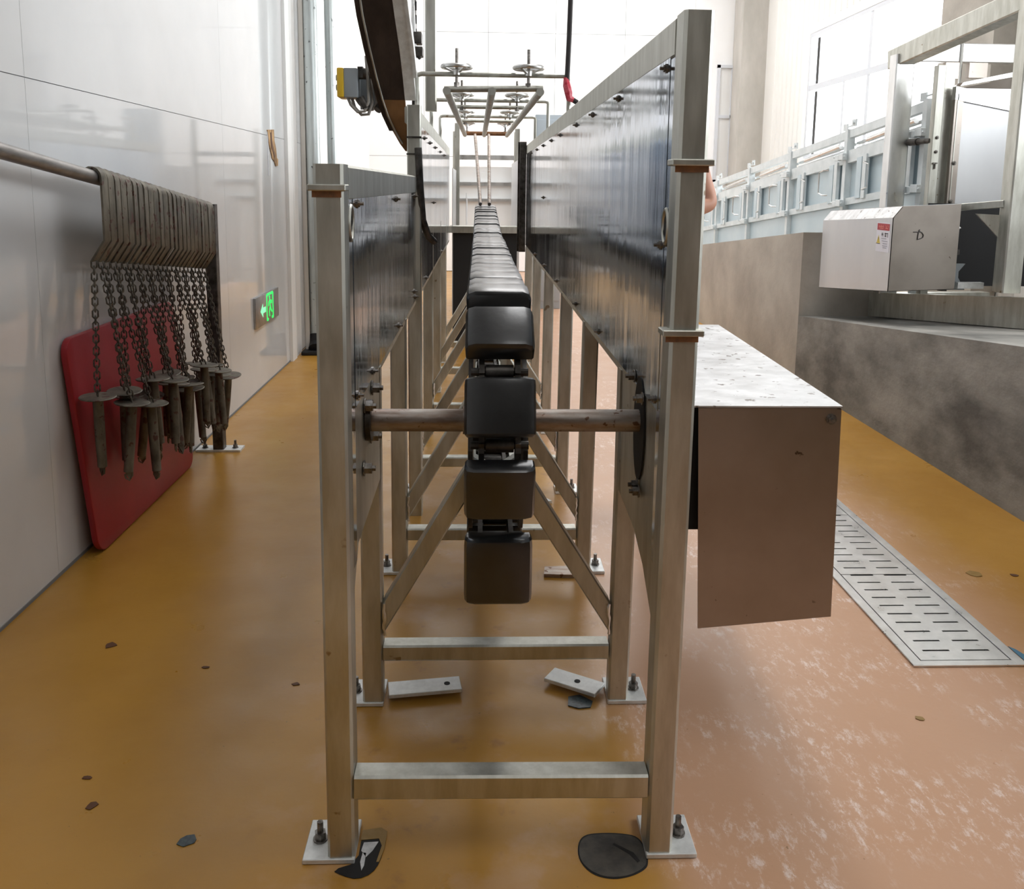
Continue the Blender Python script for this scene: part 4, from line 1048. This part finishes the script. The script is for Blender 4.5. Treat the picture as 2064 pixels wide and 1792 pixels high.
# parts behind the guard box; black sheet imitates the shade of the cavity
obj('cavity_shade', MB().prism([(3.10, 6.1, 0.85), (3.85, 6.1, 0.85), (3.85, 6.1, 1.42), (3.10, 6.1, 1.42)], (0, 0.01, 0)), 'rubber2', mc, smooth=False)
obj('gusset', MB().prism([(3.135, 5.56, 1.365), (3.26, 5.50, 1.36), (3.26, 5.50, 1.215)], (0, 0.012, 0)), 'steel', mc, smooth=False)
obj('sprocket_wheel', MB().lathe([(0.0, -0.006), (0.075, -0.006), (0.082, 0), (0.075, 0.008), (0.0, 0.008)], (3.03, 5.70, 1.27), n=20), 'white', mc)
obj('shaft', MB().cyl((3.03, 5.70, 0.86), (3.03, 5.70, 1.30), 0.03, n=14).cyl((3.03, 5.70, 1.17), (3.03, 5.70, 1.20), 0.06, n=16).cyl((3.03, 5.70, 1.10), (3.03, 5.70, 1.13), 0.085, n=16), 'darkmetal', mc)
obj('bracket', MB().prism([(3.0, 5.66, 0.87), (3.16, 5.66, 0.87), (3.11, 5.66, 0.95), (3.11, 5.66, 0.99), (3.15, 5.66, 1.04), (3.0, 5.66, 1.04)], (0, 0.02, 0)), 'greypl', mc)
obj('bracket', MB().box(3.08, 3.25, 5.60, 5.64, 0.885, 0.925), 'galv', mc)

# guard box with the warning label
g2 = thing('machine_guard_box', 'light grey sheet-metal guard box with warning label on the ledge machine', 'guard box', (2.8, 6.1, 0.8))
ya, yb = 5.55, 6.69
za0, za1, zb0, zb1 = 0.868, 1.335, 0.765, 1.275
g2n0 = len(bpy.data.objects)
ch_ = 0.045
Lf = [(2.60, ya, za0), (2.60, yb, zb0), (2.60, yb, zb1), (2.60, ya, za1)]
obj('side_panel', MB().prism(Lf, (0.004, 0, 0)), 'doorsheet', g2, smooth=False)
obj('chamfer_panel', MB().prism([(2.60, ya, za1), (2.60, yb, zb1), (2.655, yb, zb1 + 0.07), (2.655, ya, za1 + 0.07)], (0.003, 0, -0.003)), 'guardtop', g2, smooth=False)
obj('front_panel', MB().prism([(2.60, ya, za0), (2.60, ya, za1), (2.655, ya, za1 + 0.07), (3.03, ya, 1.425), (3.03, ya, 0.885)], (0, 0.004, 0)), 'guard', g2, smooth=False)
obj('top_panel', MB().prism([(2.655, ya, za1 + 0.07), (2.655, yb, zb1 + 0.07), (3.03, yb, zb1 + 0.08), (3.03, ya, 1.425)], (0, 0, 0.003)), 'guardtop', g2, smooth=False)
obj('bottom_panel', MB().prism([(2.60, ya, za0), (2.60, yb, zb0), (3.03, yb, zb0 + 0.015), (3.03, ya, 0.885)], (0, 0, 0.003)), 'guard', g2, smooth=False)
# label on the side panel (flat print on a sticker), near the front edge
def lf(y, z): return (2.5985, y, z)
lb_ = obj('warning_label', MB().prism([(2.5995, 5.575, 1.112), (2.5995, 5.765, 1.112), (2.5995, 5.765, 1.300), (2.5995, 5.575, 1.300)], (-0.001, 0, 0)), 'labelwhite', g2, smooth=False)
pr = MB().prism([lf(5.583, 1.250), lf(5.757, 1.250), lf(5.757, 1.293), lf(5.583, 1.293)], (-0.0006, 0, 0)); obj('red_header', pr, 'labelred', lb_, smooth=False)
ph = MB()
def stroke(mb, y0_, z0_, y1_, z1_, w_=0.004, x_=2.5975):
    b_ = MB().bar((x_, y0_, z0_), (x_, y1_, z1_), w_, 0.0006, (1, 0, 0), 0); mb.add(b_.v, b_.f)
for s_ in ((5.735, 1.272, 5.665, 1.274), (5.725, 1.282, 5.72, 1.262), (5.70, 1.284, 5.695, 1.260), (5.675, 1.284, 5.67, 1.260), (5.72, 1.262, 5.67, 1.262), (5.635, 1.282, 5.62, 1.264), (5.610, 1.284, 5.60, 1.270), (5.64, 1.264, 5.60, 1.262)): stroke(ph, *s_)
obj('header_print', ph, 'inkpink', lb_, smooth=False)
pk = MB()
for s_ in ((5.685, 1.235, 5.685, 1.212), (5.672, 1.235, 5.668, 1.212), (5.69, 1.224, 5.665, 1.224), (5.64, 1.236, 5.64, 1.210), (5.628, 1.236, 5.628, 1.210), (5.645, 1.230, 5.60, 1.233), (5.605, 1.236, 5.60, 1.208), (5.64, 1.216, 5.622, 1.212)): stroke(pk, *s_, w_=0.0045)
obj('body_print', pk, 'ink', lb_, smooth=False)
pt = MB()
for z, y0_, y1_ in ((1.198, 5.69, 5.62), (1.182, 5.68, 5.60), (1.166, 5.665, 5.605), (1.152, 5.67, 5.60), (1.14, 5.66, 5.61)): stroke(pt, y0_, z, y1_, z, 0.004)
obj('small_print', pt, 'inklight', lb_, smooth=False)
obj('warning_triangle', MB().prism([lf(5.705, 1.165), lf(5.757, 1.165), lf(5.731, 1.218)], (-0.0006, 0, 0)), 'labelyel', lb_, smooth=False)
tb = MB(); stroke(tb, 5.731, 1.205, 5.731, 1.184, 0.005); stroke(tb, 5.731, 1.179, 5.731, 1.174, 0.005); stroke(tb, 5.703, 1.163, 5.76, 1.163, 0.004)
obj('triangle_mark', tb, 'ink', lb_, smooth=False)
# hand-written letter D on the front panel
yd = 5.547
dd_ = MB().tube([(2.735, yd, 1.246), (2.755, yd, 1.247), (2.772, yd, 1.243)], 0.0028, 5).tube([(2.775, yd, 1.262), (2.768, yd, 1.24), (2.766, yd, 1.215), (2.764, yd, 1.197)], 0.0028, 5)
dd_.tube([(2.768, yd, 1.254), (2.790, yd, 1.243), (2.801, yd, 1.228), (2.798, yd, 1.213), (2.784, yd, 1.205), (2.768, yd, 1.201)], 0.003, 5)
obj('marker_letter', dd_, 'ink', g2)

# ================================================================== person behind the right sheet
def skin_fig(name, verts, edges, m, parent, root, sub=2, label=None):
    me = bpy.data.meshes.new(name); me.from_pydata([v[:3] for v in verts], edges, [])
    o_ = bpy.data.objects.new(name, me); COL.objects.link(o_)
    if parent: o_.parent = parent
    md = o_.modifiers.new('skin', 'SKIN'); md.use_smooth_shade = True
    o_.modifiers.new('sub', 'SUBSURF').levels = sub; o_.modifiers['sub'].render_levels = sub
    for i_, v in enumerate(verts):
        sv = me.skin_vertices[0].data[i_]; sv.radius = (v[3], v[4] if len(v) > 4 else v[3]); sv.use_root = (i_ == root)
    me.materials.append(MT[m]); WLOC[o_.name] = Vector((0, 0, 0))
    return o_


PXo, PYo = 0.80, 3.86
pe = thing('person', 'person standing behind the right steel sheet, only a bent bare elbow showing', 'person', (PXo, PYo, 0))
V = [(0, 0, 0.95, 0.105, 0.085), (0, 0, 1.12, 0.105, 0.085), (0, 0, 1.30, 0.125, 0.10), (0, 0, 1.42, 0.10, 0.08), (0, 0, 1.47, 0.055, 0.055), (0.012, 0, 1.535, 0.058, 0.06), (0.015, 0, 1.61, 0.078, 0.088), (0.0, 0, 1.685, 0.07, 0.08),
     (0.02, -0.16, 1.41, 0.052, 0.05), (0.10, -0.13, 1.42, 0.042), (0.178, -0.105, 1.435, 0.036), (0.155, -0.08, 1.52, 0.034), (0.14, -0.075, 1.60, 0.026), (0.13, -0.07, 1.635, 0.022, 0.032), (0.12, -0.065, 1.67, 0.02, 0.034),
     (-0.02, 0.16, 1.41, 0.052, 0.05), (-0.03, 0.19, 1.15, 0.04), (0.04, 0.17, 0.95, 0.03), (0.07, 0.165, 0.90, 0.02, 0.035), (0.09, 0.16, 0.84, 0.018, 0.03),
     (0, -0.085, 0.88, 0.085), (0.01, -0.09, 0.50, 0.055), (-0.01, -0.09, 0.10, 0.038), (0.0, -0.09, 0.045, 0.038, 0.03), (0.10, -0.10, 0.03, 0.025, 0.02),
     (0, 0.085, 0.88, 0.085), (0.01, 0.09, 0.50, 0.055), (-0.01, 0.09, 0.10, 0.038), (0.0, 0.09, 0.045, 0.038, 0.03), (0.10, 0.10, 0.03, 0.025, 0.02)]
V = [(v[0] * 1.0, v[1] * 0.95, *v[2:]) for v in V]
E_ = [(0, 1), (1, 2), (2, 3), (3, 4), (4, 5), (5, 6), (6, 7), (3, 8), (8, 9), (9, 10), (10, 11), (11, 12), (12, 13), (13, 14), (3, 15), (15, 16), (16, 17), (17, 18), (18, 19),
      (0, 20), (20, 21), (21, 22), (22, 23), (23, 24), (0, 25), (25, 26), (26, 27), (27, 28), (28, 29)]
# fingers: short chains rooted in the palm
def fingers(base, dirs, V, E_):
    for d_ in dirs:
        k = len(V); b_ = V[base]
        V.append((b_[0] + d_[0] * 0.4, b_[1] + d_[1] * 0.4, b_[2] + d_[2] * 0.4, 0.009)); V.append((b_[0] + d_[0], b_[1] + d_[1], b_[2] + d_[2], 0.008)); V.append((b_[0] + d_[0] * 1.3 - 0.012, b_[1] + d_[1] * 1.3, b_[2] + d_[2] * 1.35, 0.007))
        E_.extend([(base, k), (k, k + 1), (k + 1, k + 2)])
fingers(14, [(-0.02, -0.032, 0.045), (-0.022, -0.012, 0.055), (-0.022, 0.010, 0.052), (-0.02, 0.030, 0.042), (-0.035, -0.045, 0.005)], V, E_)
fingers(19, [(0.01, -0.03, -0.045), (0.012, -0.01, -0.055), (0.012, 0.01, -0.052), (0.01, 0.028, -0.04), (0.035, -0.035, -0.01)], V, E_)
skin_fig('body', V, E_, 'skin', pe, 0)
ro = 0.018
sh = [(0, 0, 0.84, 0.18, 0.165), (0, 0, 1.12, 0.14, 0.115), (0, 0, 1.30, 0.145, 0.12), (0, 0, 1.42, 0.118, 0.098), (0, 0, 1.475, 0.062, 0.06), (0.02, -0.152, 1.41, 0.068, 0.064), (0.075, -0.132, 1.418, 0.056), (-0.02, 0.152, 1.41, 0.068, 0.064), (-0.03, 0.18, 1.25, 0.056)]
skin_fig('shirt', sh, [(0, 1), (1, 2), (2, 3), (3, 4), (3, 5), (5, 6), (3, 7), (7, 8)], 'shirt', pe, 0)
tr = [(0, 0, 0.97, 0.15, 0.13), (0, -0.081, 0.86, 0.098), (0.01, -0.086, 0.50, 0.072), (-0.01, -0.086, 0.10, 0.062), (0, 0.081, 0.86, 0.098), (0.01, 0.086, 0.50, 0.072), (-0.01, 0.086, 0.10, 0.062), (0, 0, 1.10, 0.13, 0.115)]
skin_fig('trousers', tr, [(0, 1), (1, 2), (2, 3), (0, 4), (4, 5), (5, 6), (0, 7)], 'trousers', pe, 0)
hr = [(-0.035, 0, 1.62, 0.068, 0.078), (-0.022, 0, 1.69, 0.078, 0.086), (-0.005, 0, 1.735, 0.058, 0.062)]
skin_fig('hair', hr, [(0, 1), (1, 2)], 'hair', pe, 0)
for s_ in (-1, 1):
    skin_fig('shoe', [(-0.06, s_ * 0.088, 0.045, 0.042, 0.04), (0.0, s_ * 0.09, 0.045, 0.042, 0.038), (0.09, s_ * 0.098, 0.036, 0.042, 0.032), (0.125, s_ * 0.10, 0.032, 0.032, 0.026)], [(0, 1), (1, 2), (2, 3)], 'rubber2', pe, 1)
    e_ = obj('eye', MB().lathe([(0.001, -0.008), (0.007, -0.005), (0.009, 0), (0.007, 0.005), (0.001, 0.008)], (PXo + 0.083, PYo + s_ * 0.030, 1.625), n=10), 'white', pe)
    obj('ear', MB().lathe([(0.006, -0.004), (0.018, 0), (0.006, 0.006)], (PXo + 0.0, PYo + s_ * 0.078, 1.61), (0, 1, 0), 12), 'skin', pe)
obj('nose', MB().prism([(PXo + 0.08, PYo - 0.014, 1.588), (PXo + 0.08, PYo + 0.014, 1.588), (PXo + 0.082, PYo, 1.63)], (0.022, 0, -0.004)), 'skin', pe)
obj('mouth', MB().box(PXo + 0.078, PXo + 0.086, PYo - 0.022, PYo + 0.022, 1.562, 1.568), 'labelred', pe)
